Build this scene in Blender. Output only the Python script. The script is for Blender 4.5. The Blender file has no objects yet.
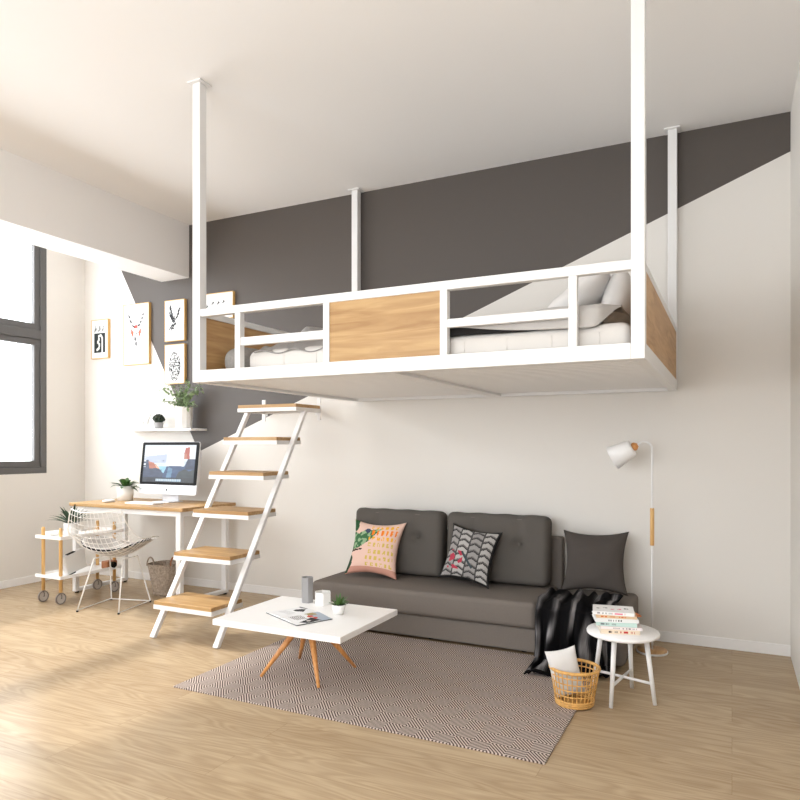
import bpy, bmesh, math, random
from mathutils import Vector, Matrix, Euler, noise

SC = bpy.context.scene
COL = SC.collection
PI = math.pi

# ------------------------------------------------------------------ camera
cam = bpy.data.objects.new('view_camera', bpy.data.cameras.new('view_camera'))
COL.objects.link(cam)
cam.location = (0, 0, 1.32)
cam.rotation_euler = (math.radians(90), 0, math.radians(26.136))
cam.data.sensor_width = 36
cam.data.lens = 36 * 676.63 / 800
cam.data.shift_y = 46 / 800
cam.data.clip_start = 0.05
SC.camera = cam

# ------------------------------------------------------------------ light
world = bpy.data.worlds.new('world'); SC.world = world; world.use_nodes = True
bg = world.node_tree.nodes['Background']
bg.inputs[0].default_value = (0.91, 0.955, 1.0, 1)
bg.inputs[1].default_value = 5.0

sun = bpy.data.objects.new('sun', bpy.data.lights.new('sun', 'SUN'))
COL.objects.link(sun)
sun.data.energy = 1.75
sun.data.angle = math.radians(2.2)
sun.data.color = (1.0, 0.97, 0.92)
sdir = Vector((1.0, 0.10, -0.91))
sun.rotation_euler = sdir.to_track_quat('-Z', 'Y').to_euler()
sun.location = (-9, 2, 6)

def portal(name, loc, rot, sx, sy):
    l = bpy.data.lights.new(name, 'AREA'); l.shape = 'RECTANGLE'; l.size = sx; l.size_y = sy
    l.cycles.is_portal = True
    o = bpy.data.objects.new(name, l); COL.objects.link(o); o.location = loc; o.rotation_euler = rot

portal('window_daylight', (-6.28, 2.1, 2.23), (0, math.radians(-90), 0), 2.4, 4.8)
portal('rear_window_daylight', (-2.2, -1.72, 1.78), (math.radians(90), 0, 0), 4.2, 2.6)

SC.view_settings.view_transform = 'Standard'
SC.view_settings.look = 'None'
SC.view_settings.gamma = 1
SC.view_settings.use_curve_mapping = False
SC.view_settings.exposure = 0.77

# ------------------------------------------------------------------ materials
def lin(c):
    return tuple((x/12.92 if x <= .04045 else ((x+.055)/1.055)**2.4) for x in c)
def rgb(r, g, b):
    return lin((r/255, g/255, b/255)) + (1,)

def newmat(name):
    m = bpy.data.materials.new(name); m.use_nodes = True
    return m, m.node_tree, m.node_tree.nodes['Principled BSDF']

def mat(name, col, rough=.5, metal=0, bump=0, bscale=200, vary=0, vscale=8, spec=.5, trans=0):
    m, nt, b = newmat(name)
    b.inputs['Base Color'].default_value = col
    b.inputs['Roughness'].default_value = rough
    b.inputs['Metallic'].default_value = metal
    b.inputs['Specular IOR Level'].default_value = spec
    b.inputs['Transmission Weight'].default_value = trans
    tc = nt.nodes.new('ShaderNodeTexCoord')
    if bump:
        n = nt.nodes.new('ShaderNodeTexNoise'); n.inputs['Scale'].default_value = bscale
        n.inputs['Detail'].default_value = 3
        bp = nt.nodes.new('ShaderNodeBump'); bp.inputs['Strength'].default_value = bump
        bp.inputs['Distance'].default_value = .002
        nt.links.new(tc.outputs['Object'], n.inputs['Vector'])
        nt.links.new(n.outputs['Fac'], bp.inputs['Height'])
        nt.links.new(bp.outputs['Normal'], b.inputs['Normal'])
    if vary:
        n = nt.nodes.new('ShaderNodeTexNoise'); n.inputs['Scale'].default_value = vscale
        n.inputs['Detail'].default_value = 4
        r = nt.nodes.new('ShaderNodeValToRGB')
        r.color_ramp.elements[0].position = .3; r.color_ramp.elements[1].position = .7
        r.color_ramp.elements[0].color = tuple(c*(1-vary) for c in col[:3]) + (1,)
        r.color_ramp.elements[1].color = tuple(min(1, c*(1+vary)) for c in col[:3]) + (1,)
        nt.links.new(tc.outputs['Object'], n.inputs['Vector'])
        nt.links.new(n.outputs['Fac'], r.inputs['Fac'])
        nt.links.new(r.outputs['Color'], b.inputs['Base Color'])
    return m

def wood(name, c1, c2, axis='X', rough=.45, scale=1.0):
    m, nt, b = newmat(name); L = nt.links
    tc = nt.nodes.new('ShaderNodeTexCoord'); mp = nt.nodes.new('ShaderNodeMapping')
    s = {'X': (1.2, 14, 14), 'Y': (14, 1.2, 14), 'Z': (14, 14, 1.2)}[axis]
    mp.inputs['Scale'].default_value = tuple(k*scale for k in s)
    n = nt.nodes.new('ShaderNodeTexNoise'); n.inputs['Scale'].default_value = 1.6; n.inputs['Detail'].default_value = 6
    n.inputs['Distortion'].default_value = 1.2
    r = nt.nodes.new('ShaderNodeValToRGB')
    r.color_ramp.elements[0].position = .32; r.color_ramp.elements[0].color = c1
    r.color_ramp.elements[1].position = .66; r.color_ramp.elements[1].color = c2
    L.new(tc.outputs['Object'], mp.inputs['Vector']); L.new(mp.outputs[0], n.inputs['Vector'])
    L.new(n.outputs['Fac'], r.inputs['Fac']); L.new(r.outputs[0], b.inputs['Base Color'])
    b.inputs['Roughness'].default_value = rough
    return m

def floor_material():
    m, nt, b = newmat('oak_floor'); L = nt.links; N = nt.nodes
    tc = N.new('ShaderNodeTexCoord')
    br = N.new('ShaderNodeTexBrick')
    br.inputs['Scale'].default_value = 1.0
    br.inputs['Brick Width'].default_value = 1.9; br.inputs['Row Height'].default_value = .19
    br.inputs['Mortar Size'].default_value = .0012; br.inputs['Mortar Smooth'].default_value = .3
    br.inputs['Color1'].default_value = (0, 0, 0, 1); br.inputs['Color2'].default_value = (1, 1, 1, 1)
    br.inputs['Mortar'].default_value = (.5, .5, .5, 1)
    br.offset = .37
    L.new(tc.outputs['Object'], br.inputs['Vector'])
    # per-plank shift of the grain
    cmb = N.new('ShaderNodeCombineXYZ')
    mul = N.new('ShaderNodeMath'); mul.operation = 'MULTIPLY'; mul.inputs[1].default_value = 17
    L.new(br.outputs['Color'], mul.inputs[0]); L.new(mul.outputs[0], cmb.inputs[0]); L.new(mul.outputs[0], cmb.inputs[1])
    add = N.new('ShaderNodeVectorMath'); add.operation = 'ADD'
    L.new(tc.outputs['Object'], add.inputs[0]); L.new(cmb.outputs[0], add.inputs[1])
    mp = N.new('ShaderNodeMapping'); mp.inputs['Scale'].default_value = (1.1, 7, 1)
    L.new(add.outputs[0], mp.inputs['Vector'])
    n1 = N.new('ShaderNodeTexNoise'); n1.inputs['Scale'].default_value = 1.1; n1.inputs['Detail'].default_value = 1.5
    n1.inputs['Distortion'].default_value = .6
    L.new(mp.outputs[0], n1.inputs['Vector'])
    k = N.new('ShaderNodeMath'); k.operation = 'MULTIPLY'; k.inputs[1].default_value = 60
    L.new(n1.outputs['Fac'], k.inputs[0])
    sn = N.new('ShaderNodeMath'); sn.operation = 'SINE'; L.new(k.outputs[0], sn.inputs[0])
    mp2 = N.new('ShaderNodeMapping'); mp2.inputs['Scale'].default_value = (3, 60, 1)
    L.new(add.outputs[0], mp2.inputs['Vector'])
    n2 = N.new('ShaderNodeTexNoise'); n2.inputs['Scale'].default_value = 1.5; n2.inputs['Detail'].default_value = 5
    L.new(mp2.outputs[0], n2.inputs['Vector'])
    m1 = N.new('ShaderNodeMath'); m1.operation = 'MULTIPLY_ADD'; m1.inputs[1].default_value = .085; m1.inputs[2].default_value = .25
    L.new(sn.outputs[0], m1.inputs[0])
    m2 = N.new('ShaderNodeMath'); m2.operation = 'MULTIPLY_ADD'; m2.inputs[1].default_value = .5
    L.new(n2.outputs['Fac'], m2.inputs[0]); L.new(m1.outputs[0], m2.inputs[2])
    m3 = N.new('ShaderNodeMath'); m3.operation = 'MULTIPLY_ADD'; m3.inputs[1].default_value = .16
    L.new(br.outputs['Color'], m3.inputs[0]); L.new(m2.outputs[0], m3.inputs[2])
    r = N.new('ShaderNodeValToRGB')
    r.color_ramp.elements[0].position = .25; r.color_ramp.elements[0].color = rgb(152, 127, 98)
    r.color_ramp.elements[1].position = .85; r.color_ramp.elements[1].color = rgb(194, 172, 140)
    L.new(m3.outputs[0], r.inputs['Fac'])
    mx = N.new('ShaderNodeMixRGB'); mx.blend_type = 'MULTIPLY'; mx.inputs[2].default_value = (.72, .66, .6, 1)
    L.new(br.outputs['Fac'], mx.inputs[0]); L.new(r.outputs[0], mx.inputs[1])
    L.new(mx.outputs[0], b.inputs['Base Color'])
    b.inputs['Roughness'].default_value = .26
    b.inputs['Specular IOR Level'].default_value = .10
    return m

def wall_back_material():
    """white wall with a dark grey painted wedge bounded by two straight edges"""
    m, nt, b = newmat('white_and_grey_paint'); L = nt.links; N = nt.nodes
    tc = N.new('ShaderNodeTexCoord'); sp = N.new('ShaderNodeSeparateXYZ')
    L.new(tc.outputs['Object'], sp.inputs[0])
    def edge(a, c):      # z > a x + c
        q = N.new('ShaderNodeMath'); q.operation = 'MULTIPLY_ADD'; q.inputs[1].default_value = a; q.inputs[2].default_value = c
        L.new(sp.outputs['X'], q.inputs[0])
        g = N.new('ShaderNodeMath'); g.operation = 'GREATER_THAN'
        L.new(sp.outputs['Z'], g.inputs[0]); L.new(q.outputs[0], g.inputs[1])
        return g
    g1 = edge(.393, 3.040); g2 = edge(-1.787, -6.802)
    mm = N.new('ShaderNodeMath'); mm.operation = 'MULTIPLY'
    L.new(g1.outputs[0], mm.inputs[0]); L.new(g2.outputs[0], mm.inputs[1])
    mx = N.new('ShaderNodeMixRGB'); mx.inputs[1].default_value = WALLC; mx.inputs[2].default_value = rgb(85, 78, 73)
    L.new(mm.outputs[0], mx.inputs[0]); L.new(mx.outputs[0], b.inputs['Base Color'])
    b.inputs['Roughness'].default_value = .5
    b.inputs['Specular IOR Level'].default_value = .36
    return m

def rug_material():
    m, nt, b = newmat('diamond_weave'); L = nt.links; N = nt.nodes
    tc = N.new('ShaderNodeTexCoord'); sp = N.new('ShaderNodeSeparateXYZ'); L.new(tc.outputs['Object'], sp.inputs[0])
    def M(op, a, bb=None, c=None):
        q = N.new('ShaderNodeMath'); q.operation = op
        for i, v in enumerate((a, bb, c)):
            if v is None: continue
            if isinstance(v, (int, float)): q.inputs[i].default_value = v
            else: L.new(v, q.inputs[i])
        return q.outputs[0]
    def tri(o, P):       # triangle wave 0..1
        return M('ABSOLUTE', M('SUBTRACT', M('MULTIPLY', M('FRACT', M('DIVIDE', o, P)), 2.0), 1.0))
    d = M('ADD', tri(sp.outputs['X'], .17), tri(sp.outputs['Y'], .20))
    s = M('SINE', M('MULTIPLY', d, 2*PI*5))
    n = N.new('ShaderNodeTexNoise'); n.inputs['Scale'].default_value = 260; n.inputs['Detail'].default_value = 2
    L.new(tc.outputs['Object'], n.inputs['Vector'])
    f = M('ADD', M('MULTIPLY', s, 1.0), M('MULTIPLY', M('SUBTRACT', n.outputs['Fac'], .5), 1.6))
    r = N.new('ShaderNodeValToRGB')
    r.color_ramp.elements[0].position = .22; r.color_ramp.elements[0].color = rgb(208, 193, 183)
    r.color_ramp.elements[1].position = .62; r.color_ramp.elements[1].color = rgb(84, 69, 63)
    L.new(M('MULTIPLY_ADD', f, .4, .45), r.inputs['Fac'])
    L.new(r.outputs[0], b.inputs['Base Color']); b.inputs['Roughness'].default_value = .95
    b.inputs['Specular IOR Level'].default_value = .1
    bp = N.new('ShaderNodeBump'); bp.inputs['Strength'].default_value = .3; bp.inputs['Distance'].default_value = .003
    L.new(n.outputs['Fac'], bp.inputs['Height']); L.new(bp.outputs[0], b.inputs['Normal'])
    return m

def glass_material():
    m = bpy.data.materials.new('window_glass'); m.use_nodes = True; nt = m.node_tree; nt.nodes.clear()
    o = nt.nodes.new('ShaderNodeOutputMaterial'); mx = nt.nodes.new('ShaderNodeMixShader'); mx.inputs[0].default_value = .05
    t = nt.nodes.new('ShaderNodeBsdfTransparent'); g = nt.nodes.new('ShaderNodeBsdfGlossy'); g.inputs['Roughness'].default_value = .02
    nt.links.new(t.outputs[0], mx.inputs[1]); nt.links.new(g.outputs[0], mx.inputs[2]); nt.links.new(mx.outputs[0], o.inputs[0])
    return m

def paint_material(name, rough=.6, emit=0):
    m, nt, b = newmat(name)
    a = nt.nodes.new('ShaderNodeVertexColor'); a.layer_name = 'ink'
    nt.links.new(a.outputs['Color'], b.inputs['Base Color']); b.inputs['Roughness'].default_value = rough
    b.inputs['Specular IOR Level'].default_value = .3
    if emit:
        nt.links.new(a.outputs['Color'], b.inputs['Emission Color']); b.inputs['Emission Strength'].default_value = emit
        nt.links.remove(b.inputs['Base Color'].links[0]); b.inputs['Base Color'].default_value = (.02, .02, .022, 1)
    return m

WALLC = rgb(225, 220, 213)
M = {}
M['wall'] = mat('white_wall_paint', WALLC, .75, spec=.2)
M['ceiling'] = mat('white_ceiling_paint', rgb(241, 238, 235), .85, spec=.1)
M['trim'] = mat('white_trim', rgb(236, 233, 230), .5, spec=.3)
M['wall_back'] = wall_back_material()
M['floor'] = floor_material()
M['rug'] = rug_material()
M['glass'] = glass_material()
M['alu'] = mat('grey_aluminium', rgb(98, 96, 95), .5, .2)
M['white'] = mat('white_powder_coat', rgb(232, 230, 228), .38, spec=.4)
M['white_lac'] = mat('white_lacquer', rgb(249, 247, 245), .3, spec=.4)
M['wire'] = mat('white_wire', rgb(235, 230, 224), .35, spec=.4)
M['oakx'] = wood('oak_along_x', rgb(160, 120, 72), rgb(190, 154, 104), 'X')
M['oaky'] = wood('oak_along_y', rgb(170, 124, 74), rgb(200, 160, 110), 'Y')
M['oakz'] = wood('oak_along_z', rgb(200, 150, 86), rgb(226, 184, 120), 'Z', scale=2)
M['legwood'] = wood('beech', rgb(196, 128, 66), rgb(222, 160, 96), 'Z', scale=2)
M['sofa'] = mat('grey_sofa_fabric', rgb(118, 110, 103), .9, bump=.35, bscale=500, vary=.06, vscale=300, spec=.15)
M['sofa_cush'] = mat('grey_cushion_fabric', rgb(94, 89, 84), .9, bump=.35, bscale=500, vary=.06, vscale=300, spec=.15)
M['greypillow'] = mat('charcoal_fabric', rgb(78, 72, 68), .9, bump=.3, bscale=500, spec=.15)
M['black'] = mat('black_plastic', rgb(16, 16, 17), .6, spec=.15)
M['blackfab'] = mat('black_fabric', rgb(34, 32, 32), .85, spec=.15)
M['whitefab'] = mat('white_cotton', rgb(222, 219, 216), .9, bump=.2, bscale=120, spec=.15)
M['mattress'] = mat('mattress_ticking', rgb(214, 209, 203), .9, bump=.2, bscale=300, spec=.1)
M['silver'] = mat('silver_grey_satin', rgb(150, 146, 143), .4, bump=.2, bscale=60, spec=.4)
M['greysheet'] = mat('light_grey_sheet', rgb(186, 181, 176), .7, bump=.2, bscale=60, spec=.2)
M['bolster'] = mat('grey_marl_fabric', rgb(150, 145, 140), .9, bump=.4, bscale=200, vary=.1, vscale=80, spec=.1)
M['leaf'] = mat('green_leaf', rgb(70, 105, 50), .45, vary=.35, vscale=30)
M['leafdark'] = mat('dark_green_leaf', rgb(40, 66, 38), .45, vary=.3, vscale=30)
M['leafpale'] = mat('pale_green_leaf', rgb(150, 172, 128), .5, vary=.3, vscale=25)
M['cactus'] = mat('dark_cactus', rgb(30, 42, 26), .6, vary=.4, vscale=90)
M['soil'] = mat('potting_soil', rgb(60, 45, 36), .95, vary=.3, vscale=100)
M['potwhite'] = mat('white_ceramic', rgb(240, 238, 234), .3)
M['potgrey'] = mat('grey_ceramic', rgb(160, 158, 156), .6)
M['vasegrey'] = mat('grey_glazed_ceramic', rgb(150, 148, 147), .4)
M['wicker'] = mat('honey_rattan', rgb(214, 164, 92), .5, vary=.18, vscale=60)
M['greywicker'] = mat('grey_brown_willow', rgb(166, 150, 134), .75, bump=.6, bscale=120, vary=.35, vscale=60)
M['gold'] = mat('light_oak_frame', rgb(212, 170, 104), .45)
M['paper'] = mat('white_paper', rgb(228, 226, 223), .7, spec=.2)
M['ink'] = paint_material('printed_ink')
M['fabprint'] = paint_material('printed_fabric', .85)
M['screen'] = paint_material('lit_display', .3, .60)
M['alulight'] = mat('silver_aluminium', rgb(214, 214, 216), .35, .3)
M['leather'] = mat('brown_leather', rgb(150, 96, 58), .6)
M['chromedark'] = mat('dark_rubber_tyre', rgb(120, 108, 100), .4)
M['hub'] = mat('clear_wheel_hub', rgb(205, 196, 188), .3)
M['orange'] = mat('orange_paper', rgb(222, 128, 62), .6)

# ------------------------------------------------------------------ mesh building
ROOT = {}      # name of object -> world origin used when its parts are written in world coordinates

def origin_of(p):
    return ROOT.get(p.name, Vector((0, 0, 0))) if p else Vector((0, 0, 0))

class MB:
    def __init__(s): s.bm = bmesh.new()
    def _add(s, verts, faces, smooth=False):
        vs = [s.bm.verts.new(v) for v in verts]
        for f in faces:
            try:
                fc = s.bm.faces.new([vs[i] for i in f]); fc.smooth = smooth
            except ValueError: pass
        return vs
    def box(s, x0, x1, y0, y1, z0, z1, bev=0, seg=2):
        t = bmesh.new(); bmesh.ops.create_cube(t, size=1)
        bmesh.ops.scale(t, vec=(x1-x0, y1-y0, z1-z0), verts=t.verts)
        bmesh.ops.translate(t, vec=((x0+x1)/2, (y0+y1)/2, (z0+z1)/2), verts=t.verts)
        if bev: bmesh.ops.bevel(t, geom=t.edges[:], offset=bev, segments=seg, affect='EDGES', profile=.5)
        s.join(t); return s
    def join(s, t, mx=None):
        if mx is not None: t.transform(mx)
        mp = {}
        for v in t.verts: mp[v.index if False else v] = s.bm.verts.new(v.co)
        for f in t.faces:
            nf = s.bm.faces.new([mp[v] for v in f.verts]); nf.smooth = f.smooth
        t.free()
    def bar(s, p0, p1, w, h, bev=0, up=(0, 0, 1)):
        p0, p1 = Vector(p0), Vector(p1); d = p1 - p0; L = d.length; z = d.normalized()
        x = Vector(up).cross(z)
        if x.length < 1e-4: x = Vector((1, 0, 0))
        x.normalize(); y = z.cross(x)
        t = bmesh.new(); bmesh.ops.create_cube(t, size=1)
        bmesh.ops.scale(t, vec=(w, h, L), verts=t.verts)
        if bev: bmesh.ops.bevel(t, geom=t.edges[:], offset=bev, segments=2, affect='EDGES')
        mx = Matrix((x, y, z)).transposed().to_4x4(); mx.translation = (p0+p1)/2
        s.join(t, mx); return s
    def tube(s, pts, r, seg=8, closed=False, caps=True):
        pts = [Vector(p) for p in pts]; n = len(pts)
        rs = r if isinstance(r, (list, tuple)) else [r]*n
        rings = []; prev = None
        for i, p in enumerate(pts):
            if closed: d = pts[(i+1) % n] - pts[i-1]
            else: d = pts[min(i+1, n-1)] - pts[max(i-1, 0)]
            d.normalize()
            if prev is None:
                a = Vector((0, 0, 1)) if abs(d.z) < .9 else Vector((1, 0, 0))
            else: a = prev
            x = a - d*a.dot(d)
            if x.length < 1e-5: x = d.orthogonal()
            x.normalize(); y = d.cross(x); prev = x
            rings.append([s.bm.verts.new(p + (x*math.cos(2*PI*k/seg) + y*math.sin(2*PI*k/seg))*rs[i]) for k in range(seg)])
        m = n if closed else n-1
        for i in range(m):
            a, b = rings[i], rings[(i+1) % n]
            for k in range(seg):
                f = s.bm.faces.new((a[k], a[(k+1) % seg], b[(k+1) % seg], b[k])); f.smooth = True
        if caps and not closed:
            s.bm.faces.new(rings[0][::-1]); s.bm.faces.new(rings[-1])
        return s
    def lathe(s, prof, c=(0, 0, 0), seg=32, smooth=True, mx=None, closed=False):
        rings = []
        for r, z in prof:
            ring = []
            for k in range(seg):
                v = Vector((r*math.cos(2*PI*k/seg), r*math.sin(2*PI*k/seg), z))
                if mx is not None: v = mx @ v
                ring.append(s.bm.verts.new(v + Vector(c)))
            rings.append(ring)
        n = len(rings)
        for i in range(n if closed else n-1):
            a, b = rings[i], rings[(i+1) % n]
            for k in range(seg):
                f = s.bm.faces.new((a[k], a[(k+1) % seg], b[(k+1) % seg], b[k])); f.smooth = smooth
        if not closed:
            if prof[0][0] > 1e-6: s.bm.faces.new(rings[0][::-1])
            if prof[-1][0] > 1e-6: s.bm.faces.new(rings[-1])
        return s
    def grid(s, fn, nu, nv, smooth=True, close_u=False):
        vs = [[s.bm.verts.new(fn(i/nu, j/nv)) for j in range(nv+1)] for i in range(nu + (0 if close_u else 1))]
        for i in range(nu):
            for j in range(nv):
                a = vs[i]; b = vs[(i+1) % len(vs)]
                f = s.bm.faces.new((a[j], b[j], b[j+1], a[j+1])); f.smooth = smooth
        return s
    def prism(s, poly, z0, z1, mx=None):
        n = len(poly)
        vs = [Vector((x, y, z0)) for x, y in poly] + [Vector((x, y, z1)) for x, y in poly]
        if mx is not None: vs = [mx @ v for v in vs]
        s._add(vs, [list(range(n))[::-1], list(range(n, 2*n))] + [(i, (i+1) % n, n+(i+1) % n, n+i) for i in range(n)])
        return s
    def build(s, name, m, parent=None, local=False, solid=0, subd=0, recalc=True):
        if recalc: bmesh.ops.recalc_face_normals(s.bm, faces=s.bm.faces[:])
        if not local and parent is not None:
            bmesh.ops.translate(s.bm, vec=-origin_of(parent), verts=s.bm.verts)
        me = bpy.data.meshes.new(name); s.bm.to_mesh(me); s.bm.free()
        me.materials.append(m)
        o = bpy.data.objects.new(name, me); COL.objects.link(o)
        if parent is not None:
            o.parent = parent; ROOT[o.name] = origin_of(parent)
        if solid:
            md = o.modifiers.new('thickness', 'SOLIDIFY'); md.thickness = solid; md.offset = 0
        if subd:
            md = o.modifiers.new('smooth', 'SUBSURF'); md.levels = subd; md.render_levels = subd
        return o

def tag(o, label=None, cat=None, group=None, kind=None):
    if label: o['label'] = label
    if cat: o['category'] = cat
    if group: o['group'] = group
    if kind: o['kind'] = kind
    return o

def thing(name, label, cat, loc, group=None):
    o = bpy.data.objects.new(name, None); COL.objects.link(o); o.location = loc
    o.empty_display_size = .1
    ROOT[o.name] = Vector(loc)
    return tag(o, label, cat, group)

def solo(mb, name, m, loc, label, cat, group=None, **kw):
    """a thing that is one mesh, its origin at its base"""
    bmesh.ops.translate(mb.bm, vec=-Vector(loc), verts=mb.bm.verts)
    o = mb.build(name, m, None, **kw); o.location = loc
    ROOT[o.name] = Vector(loc)
    return tag(o, label, cat, group)

def struct(mb, name, m):
    return tag(mb.build(name, m), kind='structure')

def painted(name, P, fn, nu, nv, m, parent):
    """flat or curved sheet P(u,v) coloured cell by cell by fn(u,v) -> sRGB 0..255"""
    vs = [P(i/nu, j/nv) - origin_of(parent) for i in range(nu+1) for j in range(nv+1)]
    fs = [(i*(nv+1)+j, (i+1)*(nv+1)+j, (i+1)*(nv+1)+j+1, i*(nv+1)+j+1) for i in range(nu) for j in range(nv)]
    me = bpy.data.meshes.new(name); me.from_pydata(vs, [], fs)
    ca = me.color_attributes.new('ink', 'FLOAT_COLOR', 'CORNER')
    k = 0
    for i in range(nu):
        for j in range(nv):
            c = rgb(*fn((i+.5)/nu, (j+.5)/nv))
            for q in range(4): ca.data[k].color = c; k += 1
    me.materials.append(m)
    o = bpy.data.objects.new(name, me); COL.objects.link(o)
    if parent is not None: o.parent = parent
    return o

def seg_dist(px, py, ax, ay, bx, by):
    dx, dy = bx-ax, by-ay; L = dx*dx+dy*dy
    t = 0 if L == 0 else max(0, min(1, ((px-ax)*dx+(py-ay)*dy)/L))
    return math.hypot(px-ax-t*dx, py-ay-t*dy)

def in_poly(x, y, poly):
    c = False; j = len(poly)-1
    for i in range(len(poly)):
        xi, yi = poly[i]; xj, yj = poly[j]
        if (yi > y) != (yj > y) and x < (xj-xi)*(y-yi)/(yj-yi)+xi: c = not c
        j = i
    return c

# ------------------------------------------------------------------ room
XL, XR, YB, YF, H = -6.066, .33, 4.893, -1.6, 3.42
m = MB(); m.box(XL-.2, XR+.2, YF-.2, YB+.2, -.1, 0); struct(m, 'floor', M['floor'])
m = MB(); m.box(XL-.2, XR+.2, YF-.2, YB+.2, H, H+.1); struct(m, 'ceiling', M['ceiling'])
m = MB(); m.box(XL-.2, XR+.2, YB, YB+.2, 0, H); struct(m, 'wall_back', M['wall_back'])
m = MB(); m.box(XR, XR+.2, YF, YB, 0, H); struct(m, 'wall_right', M['wall'])
WY0, WY1, WZ0, WZ1 = -.25, 4.455, 1.054, 3.40
m = MB()
m.box(XL-.2, XL, WY1, YB, 0, H); m.box(XL-.2, XL, YF, WY0, 0, H)
m.box(XL-.2, XL, WY0, WY1, 0, WZ0); m.box(XL-.2, XL, WY0, WY1, WZ1, H)
struct(m, 'wall_left', M['wall'])
RX0, RX1, RZ0, RZ1 = -4.3, -.1, .5, 3.05
m = MB()
m.box(XL-.2, RX0, YF-.2, YF, 0, H); m.box(RX1, XR+.2, YF-.2, YF, 0, H)
m.box(RX0, RX1, YF-.2, YF, 0, RZ0); m.box(RX0, RX1, YF-.2, YF, RZ1, H)
struct(m, 'wall_front', M['wall'])
m = MB(); m.box(-4.985, -4.635, YF, YB, 2.918, H); struct(m, 'trim_1', M['ceiling'])
m = MB(); m.box(XL, XR, YB-.012, YB, 0, .07, .002); struct(m, 'baseboard_back', M['trim'])
m = MB(); m.box(XL, XL+.012, YF, YB-.012, 0, .07, .002); struct(m, 'baseboard_left', M['trim'])

def window(name, axis, a0, a1, z0, z1, at, mullions, transoms, fw=.062, dep=.07):
    """a grey framed window lying in the plane x=at (axis 'y') or y=at (axis 'x')"""
    def bx(mb, u0, u1, w0, w1, d0, d1, bev=.004):
        if axis == 'y': mb.box(at+d0, at+d1, u0, u1, w0, w1, bev)
        else: mb.box(u0, u1, at+d0, at+d1, w0, w1, bev)
    m = MB()
    bx(m, a0, a1, z0, z0+fw, -dep, 0); bx(m, a0, a1, z1-fw, z1, -dep, 0)
    bx(m, a0, a0+fw, z0+fw, z1-fw, -dep, 0); bx(m, a1-fw, a1, z0+fw, z1-fw, -dep, 0)
    for q in mullions: bx(m, q-.05, q+.05, z0+fw, z1-fw, -dep, 0)
    ts = [(t-.045, t+.045) for t in transoms]
    edges = [a0+fw] + [e for q in mullions for e in (q-.05, q+.05)] + [a1-fw]
    for k in range(0, len(edges), 2):
        for t0, t1 in ts: bx(m, edges[k], edges[k+1], t0, t1, -dep, 0)
    fr = struct(m, name, M['alu'])
    zs = [z0+fw] + [e for t in ts for e in t] + [z1-fw]
    for k in range(0, len(edges), 2):
        for q in range(0, len(zs), 2):
            u0, u1, w0, w1 = edges[k], edges[k+1], zs[q], zs[q+1]; s = .06
            m = MB()
            bx(m, u0, u1, w0, w0+s, -.06, -.015, .003); bx(m, u0, u1, w1-s, w1, -.06, -.015, .003)
            bx(m, u0, u0+s, w0+s, w1-s, -.06, -.015, .003); bx(m, u1-s, u1, w0+s, w1-s, -.06, -.015, .003)
            sa = m.build('sash', M['alu'], fr)
            m = MB(); bx(m, u0+s, u1-s, w0+s, w1-s, -.042, -.036, 0)
            m.build('window_pane', M['glass'], sa)
    return fr
window('window_1', 'y', WY0, WY1, WZ0, WZ1, XL, [1.55], [2.405])
window('window_2', 'x', RX0, RX1, RZ0, RZ1, YF, [-3.1, -1.7], [])

# ------------------------------------------------------------------ loft bed
BX0, BX1, BY0, BY1, BZ = -2.80, -.326, 2.982, 4.86, 1.686
PW = .056
bed = thing('loft_bed', 'white steel loft bed with oak panels hanging from the ceiling on four posts', 'bed', (-1.56, 3.92, BZ))
for x in (BX0, BX1-PW):
    for y in (BY0, BY1-PW):
        m = MB(); m.box(x, x+PW, y, y+PW, BZ if y > 4 else BZ, H-.008, .003)
        p = m.build('post', M['white'], bed)
        m = MB(); cx, cy = x+PW/2, y+PW/2
        m.box(cx-.05, cx+.05, cy-.05, min(cy+.05, YB-.001), H-.008, H, .002)
        m.build('ceiling_plate', M['white'], p)
RT = 1.755
for (a, b_) in ((BY0, BY0+.05), (BY1-.05, BY1)):
    m = MB(); m.box(BX0+PW, BX1-PW, a, b_, BZ, RT, .003); m.build('base_rail', M['white'], bed)
for (a, b_) in ((BX0, BX0+.05), (BX1-.05, BX1)):
    m = MB(); m.box(a, b_, BY0+PW, BY1-PW, BZ, RT, .003); m.build('base_rail', M['white'], bed)
TR0, TR1 = 2.064, 2.107
for (a, b_) in ((BY0+.004, BY0+.044), (BY1-.044, BY1-.004)):
    m = MB(); m.box(BX0+PW, BX1-PW, a, b_, TR0, TR1, .003); m.build('top_rail', M['white'], bed)
for (a, b_) in ((BX0+.006, BX0+.04), (BX1-.03, BX1-.004)):
    m = MB(); m.box(a, b_, BY0+PW, BY1-PW, TR0+.006, TR1, .003); m.build('top_rail', M['white'], bed)
for x in (-2.494, -1.912, -1.254, -.644):
    m = MB(); m.box(x, x+.037, BY0+.004, BY0+.044, RT, TR0, .002); m.build('baluster', M['white'], bed)
m = MB(); m.box(-2.457, -1.912, BY0+.008, BY0+.038, 1.880, 1.924, .002); m.build('middle_rail', M['white'], bed)
m = MB(); m.box(-1.217, -.644, BY0+.008, BY0+.038, 1.884, 1.924, .002); m.build('middle_rail', M['white'], bed)
m = MB(); m.box(-1.875, -1.254, BY0+.010, BY0+.030, RT, TR0, .001); m.build('side_panel', M['oakx'], bed)
for x in (BX0+.018, BX1-.020):
    m = MB(); m.box(x, x+.016, BY0+PW, BY1-PW, RT, TR0+.006, .001); m.build('end_panel', M['oaky'], bed)
NS = 26
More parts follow.
